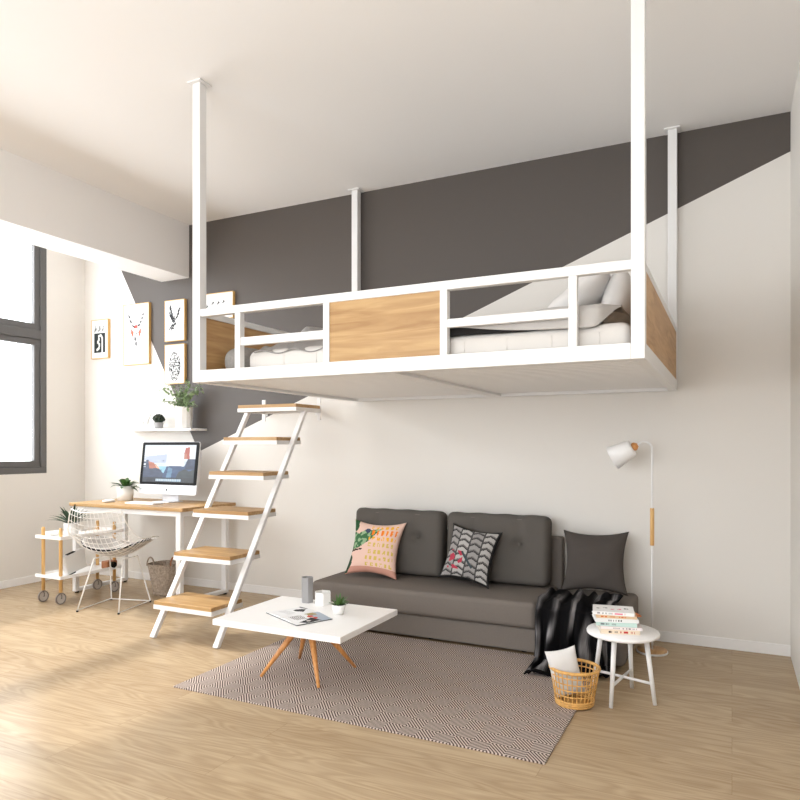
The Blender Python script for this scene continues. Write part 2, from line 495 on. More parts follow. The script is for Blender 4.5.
for k in range(NS):
    y = BY0+.085 + k*(BY1-BY0-.20)/(NS-1)
    m = MB(); m.box(BX0+.05, BX1-.05, y-.021, y+.021, 1.704, 1.722, .003); m.build('slat', M['white'], bed)
m = MB(); m.box(-1.62, -1.53, BY0+.05, BY1-.05, 1.688, 1.704, .002); m.build('cross_beam', M['white'], bed)

def roundbox(cx, cy, cz, sx, sy, sz, p=4, nu=48, nv=24, fn=None):
    """superellipsoid: soft-edged block"""
    t = bmesh.new()
    def sg(w, e): return math.copysign(abs(w)**e, w)
    rings = []
    for i in range(nv+1):
        th = -PI/2 + PI*i/nv
        ring = []
        for j in range(nu):
            ph = 2*PI*j/nu
            e = 2/p
            v = Vector((sx/2*sg(math.cos(th), e)*sg(math.cos(ph), e), sy/2*sg(math.cos(th), e)*sg(math.sin(ph), e), sz/2*sg(math.sin(th), e)))
            if fn: v = fn(v)
            ring.append(t.verts.new(v + Vector((cx, cy, cz))))
        rings.append(ring)
    for i in range(nv):
        for j in range(nu):
            f = t.faces.new((rings[i][j], rings[i][(j+1) % nu], rings[i+1][(j+1) % nu], rings[i+1][j])); f.smooth = True
    bmesh.ops.remove_doubles(t, verts=t.verts, dist=1e-5)
    return t

mt = thing('mattress', 'white quilted mattress lying in the loft bed', 'mattress', (-1.56, 3.92, 1.722))
m = MB(); m.box(-2.46, BX1-.06, BY0+.062, BY1-.062, 1.7225, 1.862, .05, 6)
for f_ in m.bm.faces: f_.smooth = True
m.build('body', M['mattress'], mt)
for k in range(9):
    x = -2.2 + k*.21
    m = MB(); m.tube([(x, BY0+.061, 1.765), (x, BY0+.061, 1.82)], .0012, 5); m.build('seam', M['mattress'], mt)

# pillows: a soft square cushion built in its own frame (u across, v up, thickness w)
def pillow_mesh(w, h, th, pinch=.10, n=26, wrinkle=.006, seed=0, corner=.35):
    """returns function (u,v,side) -> local point; square pillow with pointed corners"""
    def P(u, v, side):
        a, b_ = 2*u-1, 2*v-1
        edge = (1-abs(a)**2.4)*(1-abs(b_)**2.4)
        t_ = th/2*max(0, edge)**.5
        x = a*w/2*(1-pinch*(1-b_*b_)*abs(a)**1.5*1.0)
        z = b_*h/2*(1-pinch*(1-a*a)*abs(b_)**1.5*1.0)
        nz = noise.noise(Vector((a*2.2+seed, b_*2.2, side*3.1)))*wrinkle*3*edge
        return Vector((x, side*(t_+nz*.6), z))
    return P

def pillow(name, loc, w, h, th, lean, rotz, m, label=None, cat=None, group=None, roll=0, parent=None, paint=None, n=28, seed=0, pinch=.1, wrinkle=.006, fabric=None):
    """pillow standing on its bottom edge at loc (base centre); lean tips the top away (+y)"""
    P = pillow_mesh(w, h, th, pinch, n, wrinkle, seed)
    mx = Matrix.Translation(Vector((0, 0, 0))) @ Matrix.Rotation(rotz, 4, 'Z') @ Matrix.Rotation(-lean, 4, 'X') @ Matrix.Rotation(roll, 4, 'Y') @ Matrix.Translation((0, 0, h/2))
    verts, faces, cols = [], [], []
    for side in (-1, 1):
        base = len(verts)
        for i in range(n+1):
            for j in range(n+1):
                verts.append(mx @ P(i/n, j/n, side))
        for i in range(n):
            for j in range(n):
                a = base+i*(n+1)+j; q = (a, a+n+1, a+n+2, a+1)
                faces.append(q if side < 0 else q[::-1])
                cols.append((i+.5)/n if side < 0 else -1); cols.append((j+.5)/n)
    me = bpy.data.meshes.new(name); me.from_pydata(verts, [], faces)
    if paint:
        ca = me.color_attributes.new('ink', 'FLOAT_COLOR', 'CORNER')
        for k in range(len(faces)):
            c = rgb(*paint(cols[2*k], cols[2*k+1]))
            for q in range(4): ca.data[4*k+q].color = c
    for p in me.polygons: p.use_smooth = True
    bm = bmesh.new(); bm.from_mesh(me); bmesh.ops.remove_doubles(bm, verts=bm.verts, dist=1e-4)
    zmin = min(v.co.z for v in bm.verts); bmesh.ops.translate(bm, vec=(0, 0, -zmin), verts=bm.verts)
    bm.to_mesh(me); bm.free()
    me.materials.append(m)
    o = bpy.data.objects.new(name, me); COL.objects.link(o); o.location = loc
    return tag(o, label, cat, group)

# pillows stand at the right end, faces turned to -x
pillow('bed_pillow', (-.545, 3.56, 1.866), .60, .29, .16, math.radians(16), math.radians(-90), M['whitefab'],
       'white pillow leaning on the near half of the loft bed end panel', 'pillow', 'pillows at the right end of the loft bed', seed=1, roll=math.radians(-3), pinch=.14)
pillow('bed_pillow', (-.53, 4.34, 1.866), .60, .46, .14, math.radians(10), math.radians(-90), M['whitefab'],
       'white pillow in the wall side corner of the loft bed', 'pillow', 'pillows at the right end of the loft bed', seed=5, pinch=.18)
pillow('bed_pillow', (-.86, 3.55, 1.905), .62, .42, .18, math.radians(52), math.radians(-88), M['whitefab'],
       'white pillow tilted furthest forward in front of the other loft bed pillows', 'pillow', 'pillows at the right end of the loft bed', seed=9, pinch=.10, wrinkle=.014)
m = MB(); m.join(roundbox(0, 0, 0, .17, .40, .19, 2.6), Matrix.Translation((-2.63, 3.30, 1.818)))
solo(m, 'bolster', M['bolster'], (-2.63, 3.30, 1.723), 'round grey marl bolster against the oak panel at the left bed end', 'cushion')

def cloth(fn, nu, nv):
    return MB().grid(fn, nu, nv)
def wav(x, y, s, k=0):
    return noise.noise(Vector((x*s+k*7.3, y*s-k*3.1, k*1.7)))

# black blanket, folded, under a light grey sheet; both turn down over the front edge
def sstep(a, b_, t_):
    q = max(0, min(1, (t_-a)/(b_-a))); return q*q*(3-2*q)
def f(u, v):
    x = -1.80+1.18*u; y = 3.038+.90*sstep(0, 1, v)*.0+.90*max(0, v-.06)/.94+.010*sstep(0, .06, v)
    top = 1.880+.008*wav(u, v, 3, 1)+.018*sstep(.1, .3, u)
    lo = 1.846+.006*wav(u, 0, 6, 4)
    return Vector((x, y, lo+(top-lo)*sstep(0, .07, v)))
solo(cloth(f, 70, 60), 'blanket', M['blackfab'], (-1.2, 3.5, 1.864), 'black folded blanket spread on the loft mattress under the grey sheet', 'blanket', solid=.008)
def f(u, v):
    x = -1.66+1.21*u+.02*wav(v, u, 4, 6)
    k = sstep(.15, .82, u)*(1-sstep(.92, 1, u))
    y = 3.050-.023*k+.014*sstep(0, .06, v)+.78*max(0, v-.05)/.95 + .10*sstep(.92, 1, u)*(1-v)
    top = 1.920+.034*u+.012*wav(u*1.6, v, 3, 3)+.004*math.sin(u*26+v*5)
    lo = 1.908-.066*k+.034*sstep(.92, 1, u)+.008*wav(u, 1, 8, 5)
    return Vector((x, y, lo+(top-lo)*sstep(0, .08, v)))
solo(cloth(f, 110, 60), 'bed_sheet', M['greysheet'], (-.95, 3.4, 1.90), 'light grey sheet thrown back over the black blanket on the loft bed', 'sheet', solid=.005)
def f(u, v):
    x = -2.40+.58*u; y = 3.036+.010*sstep(0, .08, v)+.85*v+.01*wav(u, v, 3, 9)
    h = .016+.030*abs(math.sin(u*10+1.3*wav(u, v, 2, 4)))+.075*math.exp(-((u-.42-.5*v)/.10)**2)+.05*math.exp(-((u-.78+.2*v)/.12)**2)
    lo = 1.842-.012*u+.010*math.sin(u*17)
    return Vector((x, y, lo+(1.862+h-lo)*sstep(0, .12, v)*(1+.004*wav(u*2, v*2, 6, 3))))
solo(cloth(f, 110, 70), 'coverlet', M['silver'], (-2.12, 3.5, 1.864), 'crumpled silver grey satin coverlet at the left of the loft mattress', 'blanket', solid=.005)

# ------------------------------------------------------------------ ladder
lad = thing('ladder', 'white steel ladder with six oak steps leaning towards the grey wall', 'ladder', (-3.29, 3.43, 0))
SL = .638
rails = []
for x in (-3.578, -3.020):
    m = MB(); m.bar((x, 3.43, .0), (x, 3.43+SL*1.60, 1.60), .030, .042, .003, up=(1, 0, 0))
    # cut flat on the floor
    bmesh.ops.bisect_plane(m.bm, geom=m.bm.verts[:]+m.bm.edges[:]+m.bm.faces[:], plane_co=(0, 0, .003), plane_no=(0, 0, -1), clear_outer=True)
    bmesh.ops.holes_fill(m.bm, edges=[e for e in m.bm.edges if e.is_boundary])
    rails.append(m.build('rail', M['white'], lad))
STEPS = [(3.415, 3.725, .262), (3.60, 3.92, .570), (3.79, 4.11, .856), (3.96, 4.27, 1.128), (4.12, 4.43, 1.388), (4.32, 4.66, 1.648)]
for y0, y1, z in STEPS:
    sx0, sx1 = (-3.552, -3.046) if z < 1.6 else (-3.575, -3.012)
    m = MB(); m.box(sx0, sx1, y0, y1, z-.026, z, .003)
    st = m.build('step', M['oakx'], lad)
    m = MB()
    m.box(sx0-.004, sx1+.004, y0-.002, y0+.022, z-.056, z-.026, .002); m.box(sx0-.004, sx1+.004, y1-.022, y1+.002, z-.056, z-.026, .002)
    m.box(sx0-.004, sx0+.02, y0+.02, y1-.02, z-.056, z-.026, .002); m.box(sx1-.02, sx1+.004, y0+.02, y1-.02, z-.056, z-.026, .002)
    m.build('step_frame', M['white'], st)
for x in (-3.60, -3.045):
    m = MB(); m.box(x, x+.036, 4.662, 4.672, 1.53, 1.712, .002); m.bar((x+.018, 4.672, 1.61), (x-.135, YB-.004, 1.61), .018, .018, .002)
    m.box(x-.16, x-.11, YB-.008, YB, 1.585, 1.635, .001)
    m.build('wall_bracket', M['white'], lad)

# ------------------------------------------------------------------ desk
DZ = .815
desk = thing('desk', 'oak topped desk on white steel frame legs against the back wall', 'desk', (-4.64, 4.48, 0))
m = MB(); m.box(-5.325, -3.985, 4.13, 4.79, DZ-.03, DZ, .004); m.build('desktop', M['oakx'], desk)
for x, lw in ((-5.318, .040), (-4.085, .05)):
    m = MB(); m.box(x, x+lw, 4.16, 4.20, .045, DZ-.03, .003); m.build('leg', M['white'], desk)
    m = MB(); m.box(x, x+lw, 4.71, 4.75, .045, DZ-.03, .003); m.build('leg', M['white'], desk)
    m = MB(); m.box(x, x+lw, 4.16, 4.75, .015, .045, .003); fb = m.build('foot_bar', M['white'], desk)
    for y in (4.19, 4.73):
        m = MB(); m.lathe([(.016, 0), (.016, .015)], (x+lw/2, y, 0), 16); m.build('glide', M['black'], fb)
    m = MB(); m.box(x, x+lw, 4.20, 4.71, DZ-.075, DZ-.03, .003); m.build('end_rail', M['white'], desk)
for y in (4.165, 4.715):
    m = MB(); m.box(-5.278, -4.085, y, y+.03, DZ-.075, DZ-.03, .003); m.build('long_rail', M['white'], desk)

# ------------------------------------------------------------------ computer
pc = thing('desktop_computer', 'silver all-in-one computer with a black bordered screen on the desk', 'computer', (-4.57, 4.58, DZ))
TL = Matrix.Translation((-4.575, 4.545, .885)) @ Matrix.Rotation(math.radians(-7), 4, 'X')
W2, HS = .345, .475
def rr(w, z0, z1, r, n=5):
    pts = []
    for cx, cz, a0 in ((w-r, z0+r, -90), (w-r, z1-r, 0), (-w+r, z1-r, 90), (-w+r, z0+r, 180)):
        for k in range(n+1):
            a = math.radians(a0+90*k/n); pts.append((cx+r*math.cos(a), cz+r*math.sin(a)))
    return pts
RX = Matrix.Rotation(math.radians(90), 4, 'X')
m = MB(); m.prism(rr(W2, 0, HS, .018), -.012, .0, TL @ RX)
m.join(roundbox(0, .036, HS/2, 2*W2*.97, .05, HS*.95, 5), TL); m.build('housing', M['alulight'], pc)
m = MB(); m.prism(rr(W2-.002, .085, HS-.002, .016), .0, .002, TL @ RX); bez = m.build('bezel', M['black'], pc)

def tri_in(x, y, *p): return in_poly(x, y, p)
def desktop_img(u, v):
    c = (236, 240, 246)
    if v < .62: c = (222, 234, 245)
    if tri_in(u, v, (0, .68), (.45, .75), (.45, .52), (.1, .50), (0, .55)): c = (190, 200, 222)
    # far pale valley
    if v < .42: c = (150, 205, 232)
    if tri_in(u, v, (0, .30), (0, .56), (.08, .60), (.16, .46), (.3, .38), (.42, .22), (.4, 0), (0, 0)): c = (44, 66, 108)
    if tri_in(u, v, (.09, .56), (.14, .54), (.20, .52), (.30, .38), (.12, .36)): c = (238, 126, 74)
    if tri_in(u, v, (.2, .5), (.26, .47), (.33, .36), (.28, .36)): c = (246, 180, 140)
    if tri_in(u, v, (.40, .2), (.46, .42), (.62, .46), (.8, .42), (.86, .62), (1, .62), (1, 0), (.38, 0)): c = (40, 84, 140)
    if tri_in(u, v, (.46, .1), (.5, .42), (.58, .36), (.56, .1)): c = (110, 164, 206)
    if tri_in(u, v, (.62, 0), (.7, .28), (.82, .36), (.9, .3), (1, .36), (1, 0)): c = (20, 44, 48)
    if tri_in(u, v, (.82, .36), (.86, .62), (1, .62), (1, .34)): c = (26, 52, 96)
    if tri_in(u, v, (.78, .62), (.8, .92), (.88, .94), (.89, .62)): c = (232, 92, 54)
    if tri_in(u, v, (.78, .62), (.77, .8), (.83, .76), (.84, .62)): c = (246, 150, 110)
    if v < .12: c = tuple(int(k*.45) for k in c)
    if v < .05 and (u*31) % 1 < .2: c = (40, 60, 70)
    k = noise.noise(Vector((u*9, v*14, 0)))*28
    if v < .60: c = tuple(max(0, min(255, q+k)) for q in c)
    if sum(c) < 560: c = tuple(q*.78 for q in c)
    if .45 < u < .78 and .44 < v < .78: c = (240, 243, 248)
    if .27 < u < .76 and .03 < v < .085: c = (200, 215, 220) if (u*28) % 1 > .25 else (120, 160, 200)
    if u < .045 and .4 < v < .66 and (v*11) % 1 < .5: c = (225, 228, 235)
    if v > .975: c = (225, 230, 236)
    return c
SW = W2-.036
painted('display', lambda u, v: TL @ Vector((-SW+2*SW*u, -.0035, .108+(HS-.108-.028)*v)), desktop_img, 120, 80, M['screen'], bez)
m = MB()      # small dark fruit mark on the chin
cp = []
for k in range(24):
    a = 2*PI*k/24; r = .0105*(1-.12*abs(math.sin(a))*(1 if math.sin(a) > 0 else .6))
    x, z = r*math.cos(a), r*math.sin(a)
    if (x-.0125)**2+(z-.001)**2 < .0052**2: x = .0125-math.sqrt(max(0, .0052**2-(z-.001)**2))
    cp.append((x, z+.040))
m.prism(cp, 0, .0012, TL @ RX)
m.prism([(.000, .0535), (.004, .060), (.006, .062), (.006, .058), (.003, .0535)], 0, .0012, TL @ RX)
m.build('logo', M['black'], pc)
m = MB()
m.bar((-4.575, 4.60, DZ+.007), (-4.575, 4.595, .95), .20, .010, .003, up=(0, 1, 0)); m.box(-4.675, -4.475, 4.47, 4.65, DZ, DZ+.008, .003)
m.build('stand', M['alulight'], pc)

kb = thing('keyboard', 'flat white keyboard lying in front of the computer', 'keyboard', (-4.62, 4.33, DZ))
m = MB(); m.box(-4.79, -4.45, 4.27, 4.39, DZ, DZ+.012, .003); m.build('case', M['white_lac'], kb)
for r_ in range(4):
    m = MB()
    for k in range(13): m.box(-4.78+k*.0253, -4.759+k*.0253, 4.28+r_*.027, 4.302+r_*.027, DZ+.012, DZ+.0145)
    m.build('key_row', M['paper'], kb)
m = MB(); m.join(roundbox(-5.02, 4.30, DZ+.013, .075, .12, .026, 2.6)); solo(m, 'computer_mouse', M['white_lac'], (-5.02, 4.30, DZ), 'small white computer mouse on the desk in front of the potted plant', 'mouse')

# ------------------------------------------------------------------ plants
def leaf(mb, base, d, L, w, droop, up=Vector((0, 0, 1)), n=5):
    """a lens-shaped arching blade"""
    d = Vector(d).normalized(); side = d.cross(up)
    if side.length < 1e-3: side = Vector((1, 0, 0))
    side.normalize(); pts = []
    for i in range(n+1):
        t = i/n
        p = Vector(base) + d*L*t + Vector((0, 0, -droop*L*t*t))
        ww = w*math.sin(PI*min(1, .12+t*.88))**.8*(1 if i < n else 0)
        nrm = side.cross(d).normalized()
        pts.append((p-side*ww+nrm*ww*.3, p, p+side*ww+nrm*ww*.3))
    rows = [[mb.bm.verts.new(q) for q in r] for r in pts]
    for i in range(n):
        for k in range(2):
            f = mb.bm.faces.new((rows[i][k], rows[i][k+1], rows[i+1][k+1], rows[i+1][k])); f.smooth = True

def plant(name, label, loc, r0, r1, h, potmat, leafmat, spread, n, L, w, droop, seed, potseg=32, elev=(20, 80), cat='plant', hexrot=0):
    rnd = random.Random(seed); t = thing(name, label, cat, loc); x, y, z = loc
    m = MB(); m.lathe([(r0, 0), (r1, h), (r1*.88, h), (r1*.84, h*.86), (0, h*.86)], loc, potseg, smooth=potseg > 8); pot = m.build('pot', potmat, t)
    m = MB(); m.lathe([(0.001, h*.8), (r1*.8, h*.88), (0, h*.9)], loc, 16); m.build('soil', M['soil'], t)
    m = MB()
    for k in range(n):
        a = 2*PI*k/n*2.4+rnd.uniform(-.4, .4); e = math.radians(rnd.uniform(*elev))
        d = (math.cos(a)*math.cos(e), math.sin(a)*math.cos(e), math.sin(e))
        leaf(m, (x+math.cos(a)*r1*.25, y+math.sin(a)*r1*.25, z+h*.88), d, L*rnd.uniform(.7, 1.1), w*rnd.uniform(.8, 1.2), droop*rnd.uniform(.6, 1.3))
    m.build('foliage', leafmat, t, recalc=False)
    return t
plant('potted_plant', 'broad leaved green plant in a round white pot on the desk', (-5.06, 4.52, DZ), .068, .074, .135, M['potwhite'], M['leaf'], .1, 30, .17, .020, .45, 3, elev=(15, 75))
plant('potted_plant', 'spiky dark green plant in a small white pot on the trolley', (-5.085, 3.965, .553), .052, .060, .11, M['potwhite'], M['leafdark'], .1, 44, .23, .011, .30, 7, elev=(25, 86))
plant('potted_succulent', 'tiny green succulent in a round white bowl on the coffee table', (-2.035, 3.345, .352), .028, .043, .056, M['potwhite'], M['leaf'], .05, 22, .066, .008, .0, 11, elev=(10, 80))

# plant in a tall faceted pot with trailing twigs
t = thing('trailing_plant', 'pale green trailing plant in a tall fluted white pot on the wall shelf', 'plant', (-4.58, 4.77, 1.482))
m = MB(); m.lathe([(.074, 0), (.082, .20), (.074, .20), (.070, .17), (0, .17)], (-4.58, 4.77, 1.482), 12, smooth=False); m.build('pot', M['potwhite'], t)
m = MB(); m.lathe([(0.001, .165), (.069, .172), (0, .176)], (-4.58, 4.77, 1.482), 12); m.build('soil', M['soil'], t)
rnd = random.Random(5); st = MB(); lf = MB()
for k in range(30):
    a = rnd.uniform(0, 2*PI); R_ = rnd.uniform(.08, .27); hh = rnd.uniform(-.02, .27)
    p0 = Vector((-4.58, 4.77, 1.65)); p3 = p0+Vector((math.cos(a)*R_, math.sin(a)*R_*.35-.05, hh)); pm = (p0+p3)/2+Vector((0, 0, .08))
    pts = []
    for i in range(9):
        s_ = i/8; pts.append(p0*(1-s_)**2+pm*2*s_*(1-s_)+p3*s_*s_)
    st.tube(pts, .0016, 5)
    for i in range(2, 9):
        for q in (-1, 1):
            d = Vector((rnd.uniform(-1, 1), rnd.uniform(-1, 1), rnd.uniform(-.5, .8)))
            leaf(lf, pts[i], d, rnd.uniform(.028, .044), .013, .2, n=3)
lf.build('foliage', M['leafpale'], t, recalc=False); st.build('stems', M['leafpale'], t)

t = thing('potted_cactus', 'dark round cactus in a small grey pot on the wall shelf', 'cactus', (-4.91, 4.78, 1.482))
m = MB(); m.lathe([(.035, 0), (.044, .062), (.038, .062), (.036, .052), (0, .052)], (-4.91, 4.78, 1.482), 24); m.build('pot', M['potgrey'], t)
m = MB()
for k in range(22):
    a = k*2.4; e = -.15+1.6*k/22; r = .045
    c = Vector((-4.91+math.cos(a)*math.cos(e)*r, 4.78+math.sin(a)*math.cos(e)*r, 1.482+.088+math.sin(e)*.04))
    m.join(roundbox(c.x, c.y, c.z, .034, .034, .034, 2, 10, 6))
m.join(roundbox(-4.91, 4.78, 1.562, .08, .08, .075, 2, 16, 10))
m.build('cactus_body', M['cactus'], t)

# small white deer figure: one continuous body grown over a skeleton
def skin_figure(name, verts, edges, radii, m, loc, label, cat):
    me = bpy.data.meshes.new(name); me.from_pydata(verts, edges, [])
    o = bpy.data.objects.new(name, me); COL.objects.link(o); o.location = loc
    o.modifiers.new('skin', 'SKIN')
    for i, r in enumerate(radii): me.skin_vertices[0].data[i].radius = (r, r)
    me.skin_vertices[0].data[0].use_root = True
    s = o.modifiers.new('sub', 'SUBSURF'); s.levels = 1; s.render_levels = 1
    me.materials.append(m)
    return tag(o, label, cat)
V = [(0, 0, .088), (.03, 0, .090), (-.035, 0, .09), (.052, 0, .105), (.066, 0, .135), (.072, 0, .15), (.094, 0, .142),
     (-.035, .012, .06), (-.040, .012, .035), (-.034, .012, .002), (-.035, -.012, .06), (-.048, -.012, .035), (-.040, -.012, .002),
     (.035, .011, .055), (.036, .011, .03), (.036, .011, .002), (.035, -.011, .055), (.044, -.011, .03), (.042, -.011, .002),
     (.066, .018, .175), (.055, .034, .20), (.078, .03, .195), (.066, -.018, .175), (.055, -.034, .20), (.078, -.03, .195), (-.052, 0, .102)]
Ed = [(0, 1), (0, 2), (1, 3), (3, 4), (4, 5), (5, 6), (2, 7), (7, 8), (8, 9), (2, 10), (10, 11), (11, 12), (1, 13), (13, 14), (14, 15), (1, 16), (16, 17), (17, 18),
      (5, 19), (19, 20), (19, 21), (5, 22), (22, 23), (22, 24), (2, 25)]
Rd = [.021, .022, .022, .013, .010, .011, .006, .010, .006, .005, .010, .006, .005, .009, .005, .005, .009, .005, .005, .004, .003, .003, .004, .003, .003, .005]
skin_figure('deer_figurine', V, Ed, Rd, M['potwhite'], (-5.10, 4.79, 1.483), 'small white antlered deer figurine at the left of the wall shelf', 'figurine')

m = MB(); m.box(-5.36, -4.41, 4.68, YB, 1.462, 1.482, .003)
sh = solo(m, 'wall_shelf', M['white_lac'], (-4.84, 4.78, 1.462), 'long thin white shelf fixed to the wall above the computer', 'shelf')

# ------------------------------------------------------------------ framed pictures
def art1(u, v):
    c = (224, 223, 221)
    if .17 < u < .84 and .14 < v < .66: c = (26, 34, 34)
    if .17 < u < .84 and v >= .60:
        if math.hypot((u-.5)*.72, v-.60) > .24: c = (224, 223, 221) if v > .66 else c
    for ax, ay, bx, by, w in ((.66, .14, .66, .52, .045), (.34, .22, .46, .26, .05), (.46, .26, .48, .36, .045), (.48, .36, .38, .42, .045), (.38, .42, .46, .48, .045), (.46, .48, .44, .58, .04), (.44, .58, .58, .60, .04), (.58, .60, .66, .52, .045)):
        if seg_dist(u, v*1.4, ax, ay*1.4, bx, by*1.4) < w: c = (224, 223, 221)
    for k in range(9):
        a = .18+k*.075
        if v > .68 and seg_dist(u, v, a, .70+.02*(k % 3), a+.05*math.cos(k*2), .80+.06*math.sin(k*1.7)) < .016: c = (80, 86, 84)
    return c
def art2(u, v):
    c = (226, 225, 223); a = v*1.5
    for s_ in (-1, 1):
        P_ = [(.5+s_*.06, .93), (.5+s_*.16, 1.0), (.5+s_*.24, 1.12), (.5+s_*.30, 1.27)]
        for k in range(3):
            if seg_dist(u, a, P_[k][0], P_[k][1], P_[k+1][0], P_[k+1][1]) < .030 and math.sin(a*60+u*20) > -.45: c = (60, 58, 58)
        if tri_in(u, a, (.5+s_*.07, .78), (.5+s_*.19, .90), (.5+s_*.21, .80), (.5+s_*.12, .66)): c = (222, 96, 72)
    if math.hypot(u-.5, (a-.94)*1.3) < .06: c = (214, 84, 74)
    if tri_in(u, a, (.42, .86), (.58, .86), (.60, .74), (.52, .42), (.48, .42), (.40, .72)):
        c = (238, 236, 234)
        if math.hypot(u-.52, a-.76) < .025 or tri_in(u, a, (.44, .70), (.5, .66), (.49, .56), (.43, .62)) or tri_in(u, a, (.47, .54), (.54, .58), (.52, .42), (.48, .42)) or tri_in(u, a, (.56, .68), (.59, .66), (.56, .56)): c = (32, 32, 34)
    if seg_dist(u, a, .49, .40, .40, .30) < .014: c = (200, 198, 196)
    if .18 < u < .27 and .15 < a < .18: c = (150, 148, 146)
    return c
def art3(u, v):
    c = (226, 225, 223); a = v*1.5
    strokes = [(.25, 1.25, .42, .75), (.30, 1.15, .45, .75), (.22, 1.08, .42, .70), (.24, .98, .44, .66), (.28, 1.30, .40, .9),
               (.78, 1.2, .62, .85), (.72, 1.0, .56, .80), (.70, 1.12, .66, .95), (.42, .78, .56, .62), (.48, .9, .52, .58), (.40, .60, .22, .42), (.44, .58, .32, .40), (.46, .60, .42, .40)]
    for k, (ax, ay, bx, by) in enumerate(strokes):
        if seg_dist(u, a, ax, ay, bx, by) < .028+.009*math.sin(a*60+k): c = (34, 34, 38)
    if .18 < u < .27 and .24 < a < .265: c = (170, 168, 166)
    return c
def art4(u, v):
    c = (226, 225, 223); a = v*1.5
    rr_ = math.hypot((u-.5)*1.25, (a-.72)*.62)
    if rr_ < .40*(1-.35*max(0, a-.7)):
        q = noise.noise(Vector((u*11, a*11, 2.0)))
        if abs(q) < .17: c = (44, 42, 42)
        elif q > .40: c = (44, 42, 42)
    return c
def art5(u, v):
    c = (226, 225, 223)
    for k, (cx, cy) in enumerate(((.42, .62), (.58, .60), (.73, .63), (.66, .30), (.25, .5))):
        if seg_dist(u, v*.5, cx-.022, cy*.5-.01, cx+.03, cy*.5+.016) < .011 or seg_dist(u, v*.5, cx+.0, cy*.5, cx+.01, cy*.5+.04) < .007: c = (40, 40, 44)
    return c
def picture(x0, x1, z0, z1, fn, label, nu=44, nv=64, y=YB, fw=.007, d=.030):
    t = thing('framed_picture', label, 'picture', ((x0+x1)/2, y-d/2, z0), 'framed prints on the back wall')
    m = MB()
    m.box(x0, x0+fw, y-d, y, z0, z1, .001); m.box(x1-fw, x1, y-d, y, z0, z1, .001)
    m.box(x0+fw, x1-fw, y-d, y, z0, z0+fw, .001); m.box(x0+fw, x1-fw, y-d, y, z1-fw, z1, .001)
    m.build('frame', M['gold'], t)
    m = MB(); m.box(x0+fw, x1-fw, y-d+.004, y, z0+fw, z1-fw); m.build('backing', M['paper'], t)
    painted('print', lambda u, v: Vector((x0+fw+(x1-x0-2*fw)*u, y-d+.003, z0+fw+(z1-z0-2*fw)*v)), fn, nu, nv, M['ink'], t)
picture(-5.937, -5.690, 2.215, 2.615, art1, 'smallest framed print, black abstract curves on white, leftmost on the wall')
picture(-5.477, -5.125, 2.125, 2.730, art2, 'largest framed print, antlered animal skull with orange ears', 60, 90)
picture(-4.919, -4.665, 2.325, 2.720, art3, 'framed print of a bird drawn in black strokes, above the floral print')
picture(-4.919, -4.665, 1.915, 2.295, art4, 'framed print of dark flowers and leaves, directly above the trailing plant', 60, 84)
picture(-4.50, -4.08, 2.49, 2.735, art5, 'wide framed print with small black birds, partly hidden behind the bed post', 80, 40)

# ------------------------------------------------------------------ trolley
tr = thing('serving_trolley', 'white two shelf trolley with oak posts and ring wheels below the window', 'trolley', (-5.13, 4.08, 0))
for x in (-5.238, -5.020):
    for y in (3.815, 4.36):
        m = MB(); m.tube([(x, y, .10), (x, y, .615), (x, y, .635)], [.0145, .0145, .011], 14); m.build('post', M['oakz'], tr)
        c = (x+.0, y, .048)
        mxw = Matrix.Rotation(math.radians(90), 4, 'Y')
        m = MB(); m.lathe([(.040, -.008), (.047, -.008), (.047, .008), (.040, .008)], c, 28, mx=mxw, closed=True)
        wh = m.build('wheel', M['chromedark'], tr)
        m = MB(); m.lathe([(.040, -.003), (.040, .003)], c, 28, mx=mxw); m.build('wheel_disc', M['hub'], wh)
        m = MB(); m.tube([(x, y, .105), (x, y, .09), (x+.013, y, .075), (x+.013, y, .048), (x-.005, y, .048)], .004, 8); m.build('fork', M['chromedark'], wh)
for z in (.216, .543):
    m = MB(); m.box(-5.274, -4.96, 3.765, 4.41, z, z+.010, .004)
    for a in ((-5.274, -4.96, 3.765, 3.772), (-5.274, -4.96, 4.403, 4.41), (-5.274, -5.267, 3.772, 4.403), (-4.967, -4.96, 3.772, 4.403)):
        m.box(*a, z+.004, z+.028, .002)
    m.build('shelf', M['white_lac'], tr)
plantbase = .553
m = MB(); m.box(-5.262, -5.195, 3.84, 3.98, .5535, .590, .006)
solo(m, 'storage_tin', M['white_lac'], (-5.228, 3.91, .5535), 'low white tin on the upper trolley shelf beside the spiky plant', 'tin')
t = thing('camera', 'small black and brown camera on the lower trolley shelf', 'camera', (-5.0, 4.28, .226))
m = MB(); m.box(-5.06, -4.98, 4.25, 4.36, .226, .292, .008); m.build('body', M['leather'], t)
m = MB(); m.lathe([(.026, 0), (.026, .03), (.02, .03), (.018, .02), (0, .02)], (-4.98, 4.30, .259), 20, mx=Matrix.Rotation(math.radians(90), 4, 'Y')); m.build('lens', M['black'], t)
t = thing('storage_box', 'white tilted box with black edging leaning on the lower trolley shelf', 'box', (-5.05, 3.98, .226))
R_ = Matrix.Translation((-5.045, 3.985, .226)) @ Matrix.Rotation(math.radians(15), 4, 'X') @ Matrix.Rotation(math.radians(4), 4, 'Y')
b0 = bmesh.new(); bmesh.ops.create_cube(b0, size=1); bmesh.ops.scale(b0, vec=(.045, .20, .17), verts=b0.verts); bmesh.ops.translate(b0, vec=(0, 0, .112), verts=b0.verts)
bmesh.ops.bevel(b0, geom=b0.edges[:], offset=.006, segments=2, affect='EDGES')
m = MB(); m.join(b0, R_); m.build('body', M['paper'], t)
